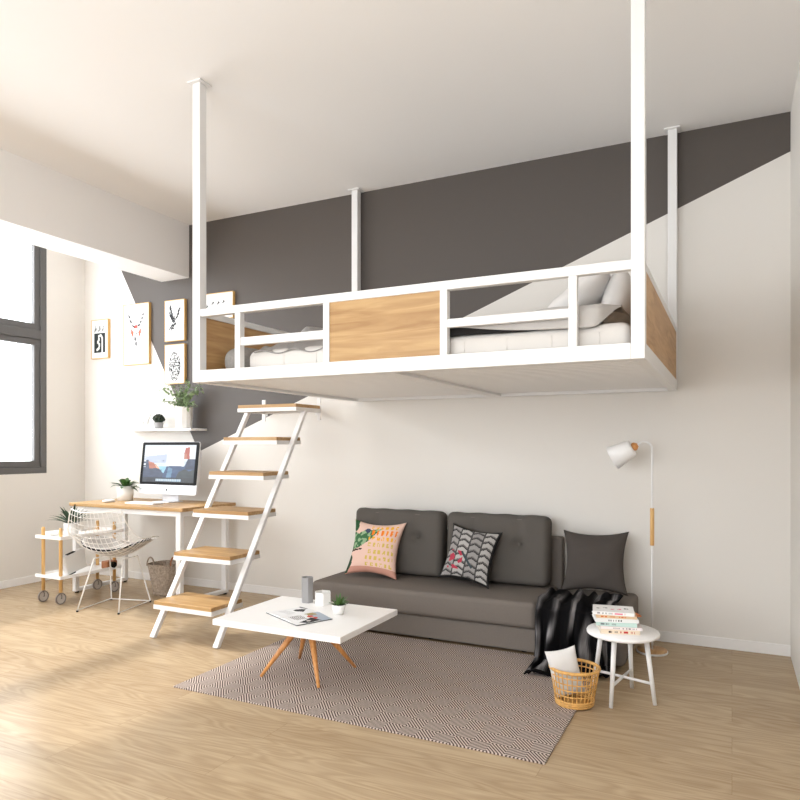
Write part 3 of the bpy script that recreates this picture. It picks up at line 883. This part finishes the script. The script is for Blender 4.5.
m = MB(); m.bar(R_ @ Vector((.024, -.09, .03)), R_ @ Vector((.024, -.02, .03)), .006, .008); m.build('black_edging', M['black'], t)
m = MB(); m.bar(R_ @ Vector((.0, -.06, .198)), R_ @ Vector((.0, .02, .198)), .03, .006)
m.build('black_edging', M['black'], t)

# ------------------------------------------------------------------ wire chair (faces the desk, back to the room)
ch = thing('wire_chair', 'white wire mesh chair with a black edged white seat pad at the desk', 'chair', (-4.57, 3.96, 0))
ang = math.radians(14)
CM = Matrix.Translation((-4.555, 3.975, 0)) @ Matrix.Rotation(ang, 4, 'Z')
PR = [(-.33, .80), (-.29, .66), (-.235, .54), (-.16, .455), (-.05, .415), (.08, .420), (.20, .445), (.30, .475)]
def prof(t):
    q = t*(len(PR)-1); i = min(int(q), len(PR)-2); f_ = q-i
    p = [PR[max(0, i-1)], PR[i], PR[i+1], PR[min(len(PR)-1, i+2)]]
    def cr(a, b_, c, d): return .5*(2*b_+(c-a)*f_+(2*a-5*b_+4*c-d)*f_*f_+(-a+3*b_-3*c+d)*f_**3)
    return cr(*[k[0] for k in p]), cr(*[k[1] for k in p])
def shell(s_, t_, lift=0):     # s -1..1 across, t 0..1 back top to front
    y, z = prof(t_)
    w = .22+.10*math.sin(PI*min(1, t_*1.05))**1.0 - .02*t_
    wing = math.exp(-((t_-.60)/.42)**2)
    x = s_*w
    z += .16*wing*abs(s_)**2.2 + lift
    y += .07*(1-t_)**2*s_*s_
    return CM @ Vector((x, y, z))
m = MB(); NW = 15
for i in range(NW):
    s_ = -1+2*i/(NW-1); m.tube([shell(s_, k/24) for k in range(25)], .0022, 5)
for i in range(19):
    t_ = i/18; m.tube([shell(-1+2*k/18, t_) for k in range(19)], .0022, 5)
m.build('wire_shell', M['wire'], ch)
m = MB()
rim = [shell(-1+2*k/20, 0) for k in range(20)]+[shell(1, k/24) for k in range(24)]+[shell(1-2*k/20, 1) for k in range(20)]+[shell(-1, 1-k/24) for k in range(24)]
m.tube(rim, .0048, 7, closed=True); m.build('rim', M['wire'], ch)
def padshape(u, v):
    a = 2*PI*u; r = v
    ss = math.copysign(abs(math.cos(a))**.7, math.cos(a))*.90*r; tt = .66+math.copysign(abs(math.sin(a))**.7, math.sin(a))*.26*r
    return shell(ss, tt, .019)
m = MB(); m.grid(padshape, 48, 10, close_u=True); pad = m.build('seat_pad', M['greysheet'], ch, solid=.018)
m = MB(); m.tube([padshape(k/48, 1.0)-Vector((0, 0, .004)) for k in range(48)], .008, 8, closed=True)
m.build('black_piping', M['blackfab'], pad)
LEGS = {}
for s_ in (-1, 1):
    m = MB()
    a0 = CM @ Vector((s_*.13, -.10, .405)); a1 = CM @ Vector((s_*.185, -.235, .012)); b1 = CM @ Vector((s_*.185, .20, .012)); b0_ = CM @ Vector((s_*.13, .10, .405))
    m.tube([a0, a1, b1, b0_, a0], .0062, 8); rn = m.build('sled_leg', M['wire'], ch)
    for e in (a1, b1):
        m = MB(); m.lathe([(.009, 0), (.009, .012)], (e.x, e.y, 0), 12); m.build('glide', M['black'], rn)
for z_, y_, w_ in ((.405, 0, .13), (.012, .19, .185)):
    m = MB(); m.tube([CM @ Vector((-w_, y_, z_)), CM @ Vector((w_, y_, z_))], .005, 8); m.build('cross_bar', M['wire'], ch)

# ------------------------------------------------------------------ willow bin beside the desk
bn = thing('willow_basket', 'grey brown willow basket with two loop handles standing under the desk', 'basket', (-4.57, 4.50, 0))
c = Vector((-4.525, 4.48, 0))
def rsq(a, r, p=3.0):
    x, y = math.cos(a), math.sin(a); k = (abs(x)**p+abs(y)**p)**(-1/p); return r*k*x, r*k*y
def bas(u, v):
    a = 2*PI*u; r = .080+.048*v; x, y = rsq(a, r); return c+Vector((x, y, .003+.275*v))
m = MB(); m.grid(bas, 48, 14, close_u=True)
m.prism([rsq(2*PI*k/32, .078) for k in range(32)], 0, .006, Matrix.Translation(c)); m.build('body', M['greywicker'], bn, solid=.006)
m = MB()
for z in (.02, .15, .277):
    m.tube([bas(k/48, z/.28)+Vector((0, 0, 0)) for k in range(48)], .008, 6, closed=True)
for k in range(24): m.tube([bas(k/24, 0), bas(k/24, 1)], .005, 5)
m.build('weave', M['greywicker'], bn)
for q in (-.105, .105):
    m = MB(); pts = []
    for k in range(13):
        a = PI*k/12; pts.append(c+Vector((q*.45+math.cos(a)*.042, -.122, .27+math.sin(a)*.075)))
    m = MB(); m.tube([p if q < 0 else c+Vector((.125, (p-c).x-.105*.45-.02, (p-c).z)) for p in pts], .007, 8)
    m.build('handle', M['leather'] if q > 0 else M['greywicker'], bn)

# ------------------------------------------------------------------ rug
m = MB(); m.box(-2.744, -.695, 2.775, 4.183, 0, .008, .003)
solo(m, 'rug', M['rug'], (-1.72, 3.46, 0), 'flat woven rug with a brown and cream diamond pattern under the coffee table', 'rug')

# ------------------------------------------------------------------ sofa
SX0, SX1 = -2.76, -1.10
sofa = thing('sofa', 'long low dark grey fabric sofa against the back wall', 'sofa', (-1.75, 4.5, 0))
m = MB(); m.box(SX0+.015, SX1-.0, 4.185, 4.80, .02, .168, .012, 3); m.build('base', M['sofa'], sofa)
def soft_block(x0, x1, y0, y1, z0, z1, r, crown=0, nx=40, ny=16):
    t = bmesh.new(); bmesh.ops.create_cube(t, size=1)
    bmesh.ops.scale(t, vec=(x1-x0, y1-y0, z1-z0), verts=t.verts); bmesh.ops.translate(t, vec=((x0+x1)/2, (y0+y1)/2, (z0+z1)/2), verts=t.verts)
    bmesh.ops.bevel(t, geom=t.edges[:], offset=r, segments=5, affect='EDGES', profile=.5)
    for f in t.faces: f.smooth = True
    return t
m = MB(); m.join(soft_block(SX0, SX1+.005, 4.145, 4.78, .172, .338, .035)); m.build('seat', M['sofa'], sofa)
m = MB(); m.box(SX0+.03, -1.075, 4.775, 4.875, .02, .675, .015, 3); m.build('back_frame', M['sofa'], sofa)
m = MB(); m.join(soft_block(-1.085, -.560, 4.12, 4.78, .02, .335, .035)); m.build('side_seat', M['sofa'], sofa)
for x in (-2.62, -1.85, -1.2, -.62):
    for y in (4.26, 4.7):
        m = MB(); m.lathe([(.02, 0), (.02, .022)], (x, y, 0), 12); m.build('foot', M['black'], sofa)

def back_cushion(x0, x1, buttons):
    w, h, th = x1-x0, .485, .15
    def fn(v):
        for bx, bz in buttons:
            d = math.hypot(v.x-bx, v.z-bz)
            if v.y < 0: v = Vector((v.x, v.y+.040*math.exp(-(d/.035)**2)+.010*math.exp(-(d/.11)**2), v.z))
            # soft creases running up from the buttons to the seam
            if v.y < 0 and v.z > bz: v = Vector((v.x, v.y+.012*math.exp(-((v.x-bx)/.02)**2), v.z-.0))
        if v.z > h*.42: v = Vector((v.x, v.y, v.z+.0025*math.sin(v.x*31)))
        return v
    t = bmesh.new(); bmesh.ops.create_cube(t, size=1)
    bmesh.ops.scale(t, vec=(w, th, h), verts=t.verts)
    bmesh.ops.bevel(t, geom=t.edges[:], offset=.045, segments=6, affect='EDGES', profile=.5)
    bmesh.ops.triangulate(t, faces=[f for f in t.faces if len(f.verts) > 4])
    bmesh.ops.subdivide_edges(t, edges=[e for e in t.edges if e.calc_length() > .1], cuts=20, use_grid_fill=True)
    for v in t.verts: v.co = fn(v.co.copy())
    for f in t.faces: f.smooth = True
    mx = Matrix.Translation(((x0+x1)/2, 4.685, .345+h/2)) @ Matrix.Rotation(math.radians(-4), 4, 'X')
    m = MB(); m.join(t, mx); cu = m.build('back_cushion', M['sofa_cush'], sofa)
    for bx, bz in buttons:
        p = mx @ Vector((bx, -.044, bz)); m = MB()
        m.join(roundbox(p.x, p.y+.002, p.z, .022, .012, .022, 2, 14, 8)); m.build('button', M['sofa_cush'], cu)
    m = MB(); m.tube([mx @ Vector((sx*(w/2-.03), -th/2+.012, sz*(h/2-.03))) for sx, sz in ((-1, -1), (1, -1), (1, 1), (-1, 1))], .003, 6, closed=True)
    m.build('seam_piping', M['sofa'], cu)
back_cushion(-2.67, -1.925, ((-.17, .04), (.17, .04)))
back_cushion(-1.89, -1.135, ((-.17, .04), (.17, .04)))

def cactus_print(u, v):
    if u < 0: return (206, 166, 146)
    c = (232, 196, 180)
    if v < .12: c = (205, 150, 132)
    # green cactus body at left, bunch of spines
    q = noise.noise(Vector((u*14, v*14, 1)))
    if in_poly(u, v, ((.0, .42), (.22, .46), (.42, .60), (.62, .86), (.30, .80), (.16, .72), (.0, .78))): c = (64, 110, 72) if q > -.1 else (150, 178, 140)
    if in_poly(u, v, ((.0, .80), (.02, 1), (.12, 1), (.14, .84), (.08, .76))): c = (40, 86, 52)
    if in_poly(u, v, ((0, .0), (.0, .34), (.10, .32), (.12, .18), (.06, .02))): c = (34, 66, 46)
    if in_poly(u, v, ((.0, .42), (.3, .46), (.3, .44), (.0, .38))): c = (60, 40, 34)
    if math.hypot(u-.36, v-.80) < .05: c = (62, 70, 96)
    # yellow marks in rows
    if .40 < u < .95 and .12 < v < .92:
        r = int(v*8.5); cu = (u*11+r*.35) % 1; cv = (v*8.5) % 1
        if cu < .55 and .2 < cv < .8 and noise.noise(Vector((u*20, v*20, 4))) > -.25:
            c = (238, 176, 44) if r > 4 else (214, 184, 92)
        if r == 6 and cu < .4: c = (240, 128, 40)
    return c
def fold_print(u, v):
    if u < 0: return (60, 58, 58)
    if u < .035 or u > .965 or v < .035 or v > .965: return (36, 34, 34)
    k = int(u*4.2); cv = (v*8+.35*math.sin(k*2.1)+.8*abs((u*4.2) % 1-.5)) % 1
    c = (150, 146, 143) if k % 2 == 0 else (176, 172, 168)
    if cv < .22: c = (56, 54, 54)
    elif cv < .40: c = (112, 108, 106)
    if (u*4.2) % 1 < .10: c = (70, 68, 68)
    if .12 < u < .42 and .18 < v < .52 and noise.noise(Vector((u*9, v*9, 8))) > .02: c = (178, 58, 76)
    if seg_dist(u, v, .38, .5, .62, .26) < .02: c = (58, 70, 74)
    return c
pillow('scatter_cushion', (-2.425, 4.43, .337), .44, .44, .13, math.radians(23), math.radians(2), M['fabprint'], 'pink scatter cushion with green cactus and yellow marks on the sofa', 'cushion', paint=cactus_print, n=72, seed=2, pinch=.17, roll=math.radians(1))
pillow('scatter_cushion', (-1.685, 4.435, .337), .38, .41, .12, math.radians(22), math.radians(2), M['fabprint'], 'grey scatter cushion with a folded pleat and red pattern on the sofa', 'cushion', paint=fold_print, n=72, seed=3, pinch=.14, roll=math.radians(8))
pillow('scatter_cushion', (-.822, 4.585, .337), .435, .425, .15, math.radians(19), math.radians(0), M['greypillow'], 'plain charcoal scatter cushion standing on the right end of the sofa', 'cushion', n=36, seed=4, pinch=.15, roll=math.radians(-1.5))

# ------------------------------------------------------------------ throw
def throw_material():
    m, nt, b = newmat('striped_throw'); L = nt.links; N = nt.nodes
    a = N.new('ShaderNodeVertexColor'); a.layer_name = 'ink'; L.new(a.outputs[0], b.inputs['Base Color'])
    b.inputs['Roughness'].default_value = .95; b.inputs['Specular IOR Level'].default_value = .06
    return m
def throw_path(t_):
    # top of the seat -> over the front edge -> down -> out on the floor
    P_ = [(0, 4.44, .352), (.18, 4.14, .352), (.22, 4.100, .330), (.60, 4.055, .10), (.66, 4.02, .030), (.72, 3.95, .018), (1.0, 3.76, .018)]
    for k in range(len(P_)-1):
        if t_ <= P_[k+1][0]:
            q = (t_-P_[k][0])/(P_[k+1][0]-P_[k][0]); return P_[k][1]+(P_[k+1][1]-P_[k][1])*q, P_[k][2]+(P_[k+1][2]-P_[k][2])*q
    return P_[-1][1], P_[-1][2]
def throw_pt(u, v):
    y, z = throw_path(v)
    amp = .010+.045*min(1, max(0, (v-.12)/.4)); ph = 2*PI*(5.2*u+.5*noise.noise(Vector((u*3, v*2, 3))))
    fold = .5+.5*math.sin(ph)
    side = .035*v*math.sin(ph*.5+1)
    x = -1.085+.47*u+side - .02*max(0, v-.62)*(1-u) + .05*max(0, v-.3)*u
    if v < .20: z += .030*fold+.055*abs(noise.noise(Vector((u*6, v*9, 5)))) * (1-v*2)
    elif v < .64: y -= amp*fold+.008
    else: z += .040*fold*(1-.5*(v-.64)/.36)
    # the far right of the cloth stops near the seat, only its left tail runs on over the rug
    if v > .66: y += (v-.66)*.55*u
    return Vector((x, y, z))
vs = []; nu, nv = 90, 110
for i in range(nu+1):
    for j in range(nv+1): vs.append(throw_pt(i/nu, j/nv)-Vector((-.87, 4.1, 0)))
fs = [(i*(nv+1)+j, (i+1)*(nv+1)+j, (i+1)*(nv+1)+j+1, i*(nv+1)+j+1) for i in range(nu) for j in range(nv)]
me = bpy.data.meshes.new('throw_blanket'); me.from_pydata(vs, [], fs)
ca = me.color_attributes.new('ink', 'FLOAT_COLOR', 'CORNER')
k = 0
for i in range(nu):
    for j in range(nv):
        u, v = (i+.5)/nu, (j+.5)/nv
        s_ = (u*4.6+.25*noise.noise(Vector((u*2, v*3, 1)))+.12) % 1
        g = noise.noise(Vector((u*40, v*5, 9)))*.5
        stripe = min(1, 1.5*max(0, 1-abs(s_-.28)/.24))
        patch = max(0, noise.noise(Vector((u*3.3, v*4.3, 12)))*1.4+.40)
        a = min(1, stripe*1.3*patch*(1+g)) if v < .95 else 0
        col = rgb(17+125*a, 16+123*a, 17+122*a)
        for q in range(4): ca.data[k].color = col; k += 1
for p in me.polygons: p.use_smooth = True
me.materials.append(throw_material())
o = bpy.data.objects.new('throw_blanket', me); COL.objects.link(o); o.location = (-.87, 4.1, 0)
md = o.modifiers.new('thickness', 'SOLIDIFY'); md.thickness = .007; md.offset = 1
tag(o, 'black and grey striped throw draped over the right end of the sofa to the floor', 'throw')

# ------------------------------------------------------------------ coffee table
ct = thing('coffee_table', 'low white rectangular coffee table on crossed wooden legs standing on the rug', 'table', (-2.2, 3.27, .008))
CT = .352
m = MB(); m.box(-2.612, -1.778, 2.938, 3.592, CT-.034, CT, .003); m.build('tabletop', M['white_lac'], ct)
for fx, fy in ((-2.405, 3.105), (-2.010, 3.095), (-2.003, 3.482), (-2.398, 3.478)):
    m = MB(); f0 = Vector((fx, fy, .010)); cc = Vector((-2.2, 3.285, .318)); d = (cc-f0)
    kn = f0+d*.72+Vector(((fx+2.2)*.30, (fy-3.285)*.30, 0))*.25
    pts = [f0, f0+(kn-f0)*.5, kn, Vector((cc.x+(fx+2.2)*.10, cc.y+(fy-3.285)*.10, .300))]
    m.tube(pts, [.0085, .014, .020, .022], 12)
    m.build('leg', M['legwood'], ct)
m = MB(); m.bar((-2.27, 3.225, .304), (-2.13, 3.345, .304), .05, .028, .004); m.bar((-2.27, 3.345, .304), (-2.13, 3.225, .304), .05, .028, .004)
m.build('leg_block', M['legwood'], ct)

def hexa(r, rot=0): return [(r*math.cos(rot+k*PI/3), r*math.sin(rot+k*PI/3)) for k in range(6)]
def hexvase(name, loc, r, h, m_, label, rot=0):
    b_ = MB(); T = Matrix.Translation(loc); vo = [T @ Vector((x, y, 0)) for x, y in hexa(r, rot)]; n = 6
    lv = [hexa(r, rot), hexa(r, rot), hexa(r*.86, rot), hexa(r*.86, rot)]; zz = [0, h, h, h*.25]
    rings = [[b_.bm.verts.new(T @ Vector((x, y, z))) for x, y in l] for l, z in zip(lv, zz)]
    for i in range(3):
        for k in range(6): b_.bm.faces.new((rings[i][k], rings[i][(k+1) % 6], rings[i+1][(k+1) % 6], rings[i+1][k]))
    b_.bm.faces.new(rings[0][::-1]); b_.bm.faces.new(rings[-1])
    return solo(b_, name, m_, loc, label, 'vase')
hexvase('hexagonal_vase', (-2.365, 3.515, CT), .038, .155, M['vasegrey'], 'tall grey hexagonal vase at the back of the coffee table', .2)
hexvase('hexagonal_vase', (-2.255, 3.520, CT), .053, .074, M['potwhite'], 'low white hexagonal vase beside the grey vase on the coffee table', .1)

# open magazine
def magpage(u, v, left):
    c = (240, 240, 240)
    if left:
        if in_poly(u, v, ((.30, .70), (.42, .86), (.62, .88), (.86, .70), (.64, .58), (.40, .60))): c = (40, 42, 46)
        if in_poly(u, v, ((.15, .15), (.85, .15), (.85, .50), (.15, .50))) and (v*26) % 1 < .35: c = (205, 206, 206)
        if v > .93 and u < .5: c = (60, 60, 62)
    else:
        if v > .66: c = (176, 186, 198)
        if in_poly(u, v, ((.05, .60), (.35, .62), (.42, .86), (.12, .84))): c = (168, 150, 96)
        if math.hypot(u-.46, v-.62) < .09 or math.hypot(u-.66, v-.66) < .08: c = (206, 70, 52)
        if in_poly(u, v, ((.55, .60), (.95, .72), (.98, .30), (.80, .16), (.7, .4))): c = (36, 36, 40)
        if in_poly(u, v, ((.18, .42), (.62, .50), (.58, .18), (.16, .10))) and (v*22+u*3) % 1 < .5: c = (122, 112, 108)
        if math.hypot(u-.80, v-.42) < .06: c = (226, 222, 218)
    return c
mg = thing('magazine', 'open magazine with colour photos lying on the coffee table', 'magazine', (-2.23, 3.22, CT))
MG = Matrix.Translation((-2.211, 3.199, CT)) @ Matrix.Rotation(math.radians(-26), 4, 'Z')
def pagez(a): return .004+.012*math.sin(PI*min(1, abs(a)*1.0)**.6)*(1-abs(a)*.7)
m = MB()
m.prism([(-.179, -.114), (.179, -.114), (.179, .114), (-.179, .114)], .0005, .0035, MG); m.build('cover', M['black'], mg)
for s_ in (-1, 1):
    m = MB(); m.grid(lambda u, v: MG @ Vector((s_*.176*u, -.112+.224*v, pagez(u))), 16, 2)
    m.grid(lambda u, v: MG @ Vector((s_*.176*u, -.112, .0035+(pagez(u)-.0035)*v)), 16, 1)
    m.build('page_block', M['paper'], mg)
    painted('page', (lambda s: (lambda u, v: MG @ Vector((s*.176*(u if s > 0 else 1-u), -.112+.224*v, pagez(u if s > 0 else 1-u)+.0006))))(s_),
            (lambda s: (lambda u, v: magpage(u, v, s < 0)))(s_), 44, 50, M['ink'], mg)

# ------------------------------------------------------------------ side table, books
sd = thing('side_table', 'small round white side table with crossed stretchers right of the sofa', 'table', (-.513, 3.70, 0))
STZ = .357
m = MB(); m.lathe([(0.001, STZ-.022), (.170, STZ-.022), (.182, STZ-.016), (.183, STZ-.006), (.179, STZ), (0, STZ)], (-.513, 3.69, 0), 56); m.build('tabletop', M['white_lac'], sd)
feet = [(-.548, 3.530), (-.352, 3.668), (-.675, 3.765), (-.490, 3.872)]
for fx, fy in feet:
    tx, ty = -.513+(fx+.513)*.72, 3.70+(fy-3.70)*.72
    m = MB(); m.tube([(fx, fy, 0), (tx, ty, STZ-.02)], [.010, .0135], 14); m.build('leg', M['white'], sd)
def atz(f_, z): k = z/(STZ-.02); return Vector((f_[0]+(-.513+(f_[0]+.513)*.72-f_[0])*k, f_[1]+(3.70+(f_[1]-3.70)*.72-f_[1])*k, z))
m = MB(); m.tube([atz(feet[0], .105), atz(feet[3], .105)], .0075, 10); m.tube([atz(feet[1], .105), atz(feet[2], .105)], .0075, 10); m.build('stretcher', M['white'], sd)

def book(cx, cy, z, w, d, h, rz, spinec, label, marks, top=None):
    t = thing('book', label, 'book', (cx, cy, z), 'books stacked on the side table')
    mx = Matrix.Translation((cx, cy, z)) @ Matrix.Rotation(rz, 4, 'Z')
    def B(x0, x1, y0, y1, z0, z1, mm, nm):
        q = MB(); b0 = MB(); b0.box(x0, x1, y0, y1, z0, z1, .0008, 1); q.join(b0.bm, mx); return q.build(nm, mm, t)
    cov = MB(); 
    for a in ((-w/2, w/2, -d/2, d/2, 0, .0018), (-w/2, w/2, -d/2, d/2, h-.0018, h), (-w/2, w/2, -d/2, -d/2+.002, .0018, h-.0018)):
        b0 = MB(); b0.box(*a); cov.join(b0.bm, mx)
    cov.build('cover', mat('book_cover', rgb(*spinec), .5), t)
    B(-w/2+.003, w/2-.003, -d/2+.002, d/2-.004, .0018, h-.0018, M['paper'], 'page_block')
    painted('spine_print', lambda u, v: mx @ Vector((-w/2+.002+(w-.004)*u, -d/2-.0006, .001+(h-.002)*v)), lambda u, v: marks(u, v) or spinec, 70, 8, M['ink'], t)
    if top: painted('cover_print', lambda u, v: mx @ Vector((-w/2+.002+(w-.004)*u, -d/2+.002+(d-.004)*v, h+.0006)), lambda u, v: top(u, v) or spinec, 60, 40, M['ink'], t)
    return t
def words(c, u0, u1, seed, c2=None, v0=.25, v1=.75):
    def f_(u, v):
        if u0 < u < u1 and v0 < v < v1:
            k = int(u*34); rn = random.Random(seed*100+k)
            if rn.random() < .62 and (u*34) % 1 < .75: return c2 if (c2 and u > (u0+u1)/2) else c
        return None
    return f_
bz = STZ
specs = [(-.533, 3.672, .195, .150, .022, 4, (232, 214, 190), 'bottom book of the stack, cream spine with black and red print', words((60, 40, 34), .12, .88, 1, (190, 50, 44), .2, .8)),
         (-.525, 3.676, .205, .145, .014, 2, (238, 226, 224), 'thin pale pink book, second from the bottom of the stack', words((120, 110, 112), .3, .9, 2)),
         (-.548, 3.682, .200, .150, .020, 0, (196, 220, 212), 'pale mint green book in the middle of the stack', words((110, 120, 122), .1, .5, 3)),
         (-.552, 3.680, .215, .150, .020, 5, (240, 240, 238), 'thick white book with black lettering above the mint green one', words((40, 40, 42), .2, .65, 4)),
         (-.550, 3.684, .200, .150, .016, 2, (226, 196, 160), 'white book with an orange corner just under the top book', words((214, 120, 70), .1, .9, 5)),
         (-.560, 3.678, .205, .150, .018, -2, (242, 240, 238), 'top book of the stack, white with pink and grey drawings', words((150, 148, 150), .1, .8, 6, (226, 130, 150)))]
def topart(u, v):
    for k in range(5):
        if math.hypot((u-.14-.17*k)*1.3, v-.45-.1*math.sin(k*2)) < .075 and noise.noise(Vector((u*20, v*20, k))) > -.1: return ((150, 148, 150), (150, 148, 150), (228, 140, 150), (224, 110, 130), (60, 60, 64))[k]
    return None
for i, (x, y, w, d, h, a, c_, lb, mk) in enumerate(specs):
    bk = book(x, y, bz, w, d, h, math.radians(a+12), c_, lb, mk, topart if i == 5 else None)
    if i == 4:
        m = MB(); mx = Matrix.Translation((x, y, bz)) @ Matrix.Rotation(math.radians(a+12), 4, 'Z')
        m.prism([(w/2-.03, -d/2+.01), (w/2+.028, -d/2+.045), (w/2+.012, d/2-.04), (w/2-.03, d/2-.03)], .006, .009, mx); m.build('orange_flap', M['orange'], bk)
    bz += h

# ------------------------------------------------------------------ rattan basket with a white cushion
bk = thing('rattan_basket', 'round open weave honey coloured rattan basket on the floor by the rug corner', 'basket', (-.722, 3.49, .008))
bc = Vector((-.722, 3.495, .008))
def bp(a, v): r = .092+.030*v; return bc+Vector((math.cos(a)*r, math.sin(a)*r, .006+.178*v))
NB = 30
m = MB()
for k in range(NB): m.tube([bp(2*PI*k/NB, q/4) for q in range(5)], .0030, 5)
for q in (.0, .06, .12, .30, .48, .66, .84): m.tube([bp(2*PI*k/48, q) for k in range(48)], .0034 if q > .2 else .006, 6, closed=True)
m.build('weave', M['wicker'], bk)
m = MB(); m.tube([bp(2*PI*k/48, 1.0) for k in range(48)], .0085, 8, closed=True); m.build('rim', M['wicker'], bk)
m = MB(); m.lathe([(0.001, 0), (.094, 0), (.094, .008), (0, .008)], bc, 40); m.build('base', M['wicker'], bk)
pillow('small_cushion', (-.738, 3.49, .024), .155, .26, .085, math.radians(-6), math.radians(22), M['whitefab'], 'small white cushion sticking up out of the rattan basket', 'cushion', n=28, seed=8, roll=math.radians(-14), pinch=.08, wrinkle=.004)

# ------------------------------------------------------------------ floor lamp
lp = thing('floor_lamp', 'slim white floor lamp with oak grip and white cone shade in the corner', 'lamp', (-.459, 4.60, 0))
LX, LY = -.459, 4.60
m = MB(); m.lathe([(0.001, 0), (.094, 0), (.096, .004), (.096, .012), (0, .012)], (LX, LY, 0), 44); m.build('base', M['white'], lp)
m = MB(); m.lathe([(0.001, .012), (.091, .012), (.091, .020), (0, .020)], (LX, LY, 0), 44); m.build('base_top', M['oaky'], lp)
m = MB()
pts = [(LX, LY, .02), (LX, LY, .6), (LX, LY, 1.28)]
for k in range(1, 11):
    a = PI*k/10*.82; pts.append((LX-.047+.047*math.cos(a), LY, 1.30+.047*math.sin(a)*1.0))
pts.append((LX-.105, LY, 1.318))
m.tube(pts, .0065, 12); m.build('pole', M['white'], lp)
m = MB(); m.lathe([(.0125, .683), (.013, .69), (.013, .915), (.0125, .922)], (LX, LY, 0), 20); m.build('grip', M['oakz'], lp)
ax = Vector((-.165, -.0, -.092)).normalized(); q0 = Vector((LX-.098, LY, 1.322))
rot = ax.to_track_quat('Z', 'Y').to_matrix().to_4x4()
m = MB(); m.lathe([(.012, -.012), (.026, .004), (.028, .016), (.020, .028)], q0, 20, mx=rot); m.build('wood_collar', M['legwood'], lp)
m = MB(); m.lathe([(.0, .024), (.052, .026), (.055, .032), (.079, .168), (.077, .168), (.052, .034), (.0, .030)], q0, 40, mx=rot); m.build('lamp_shade', M['white_lac'], lp)
m = MB(); m.join(roundbox(0, 0, .085, .04, .04, .06, 2, 16, 10), Matrix.Translation(q0) @ rot); m.build('bulb', M['potwhite'], lp)
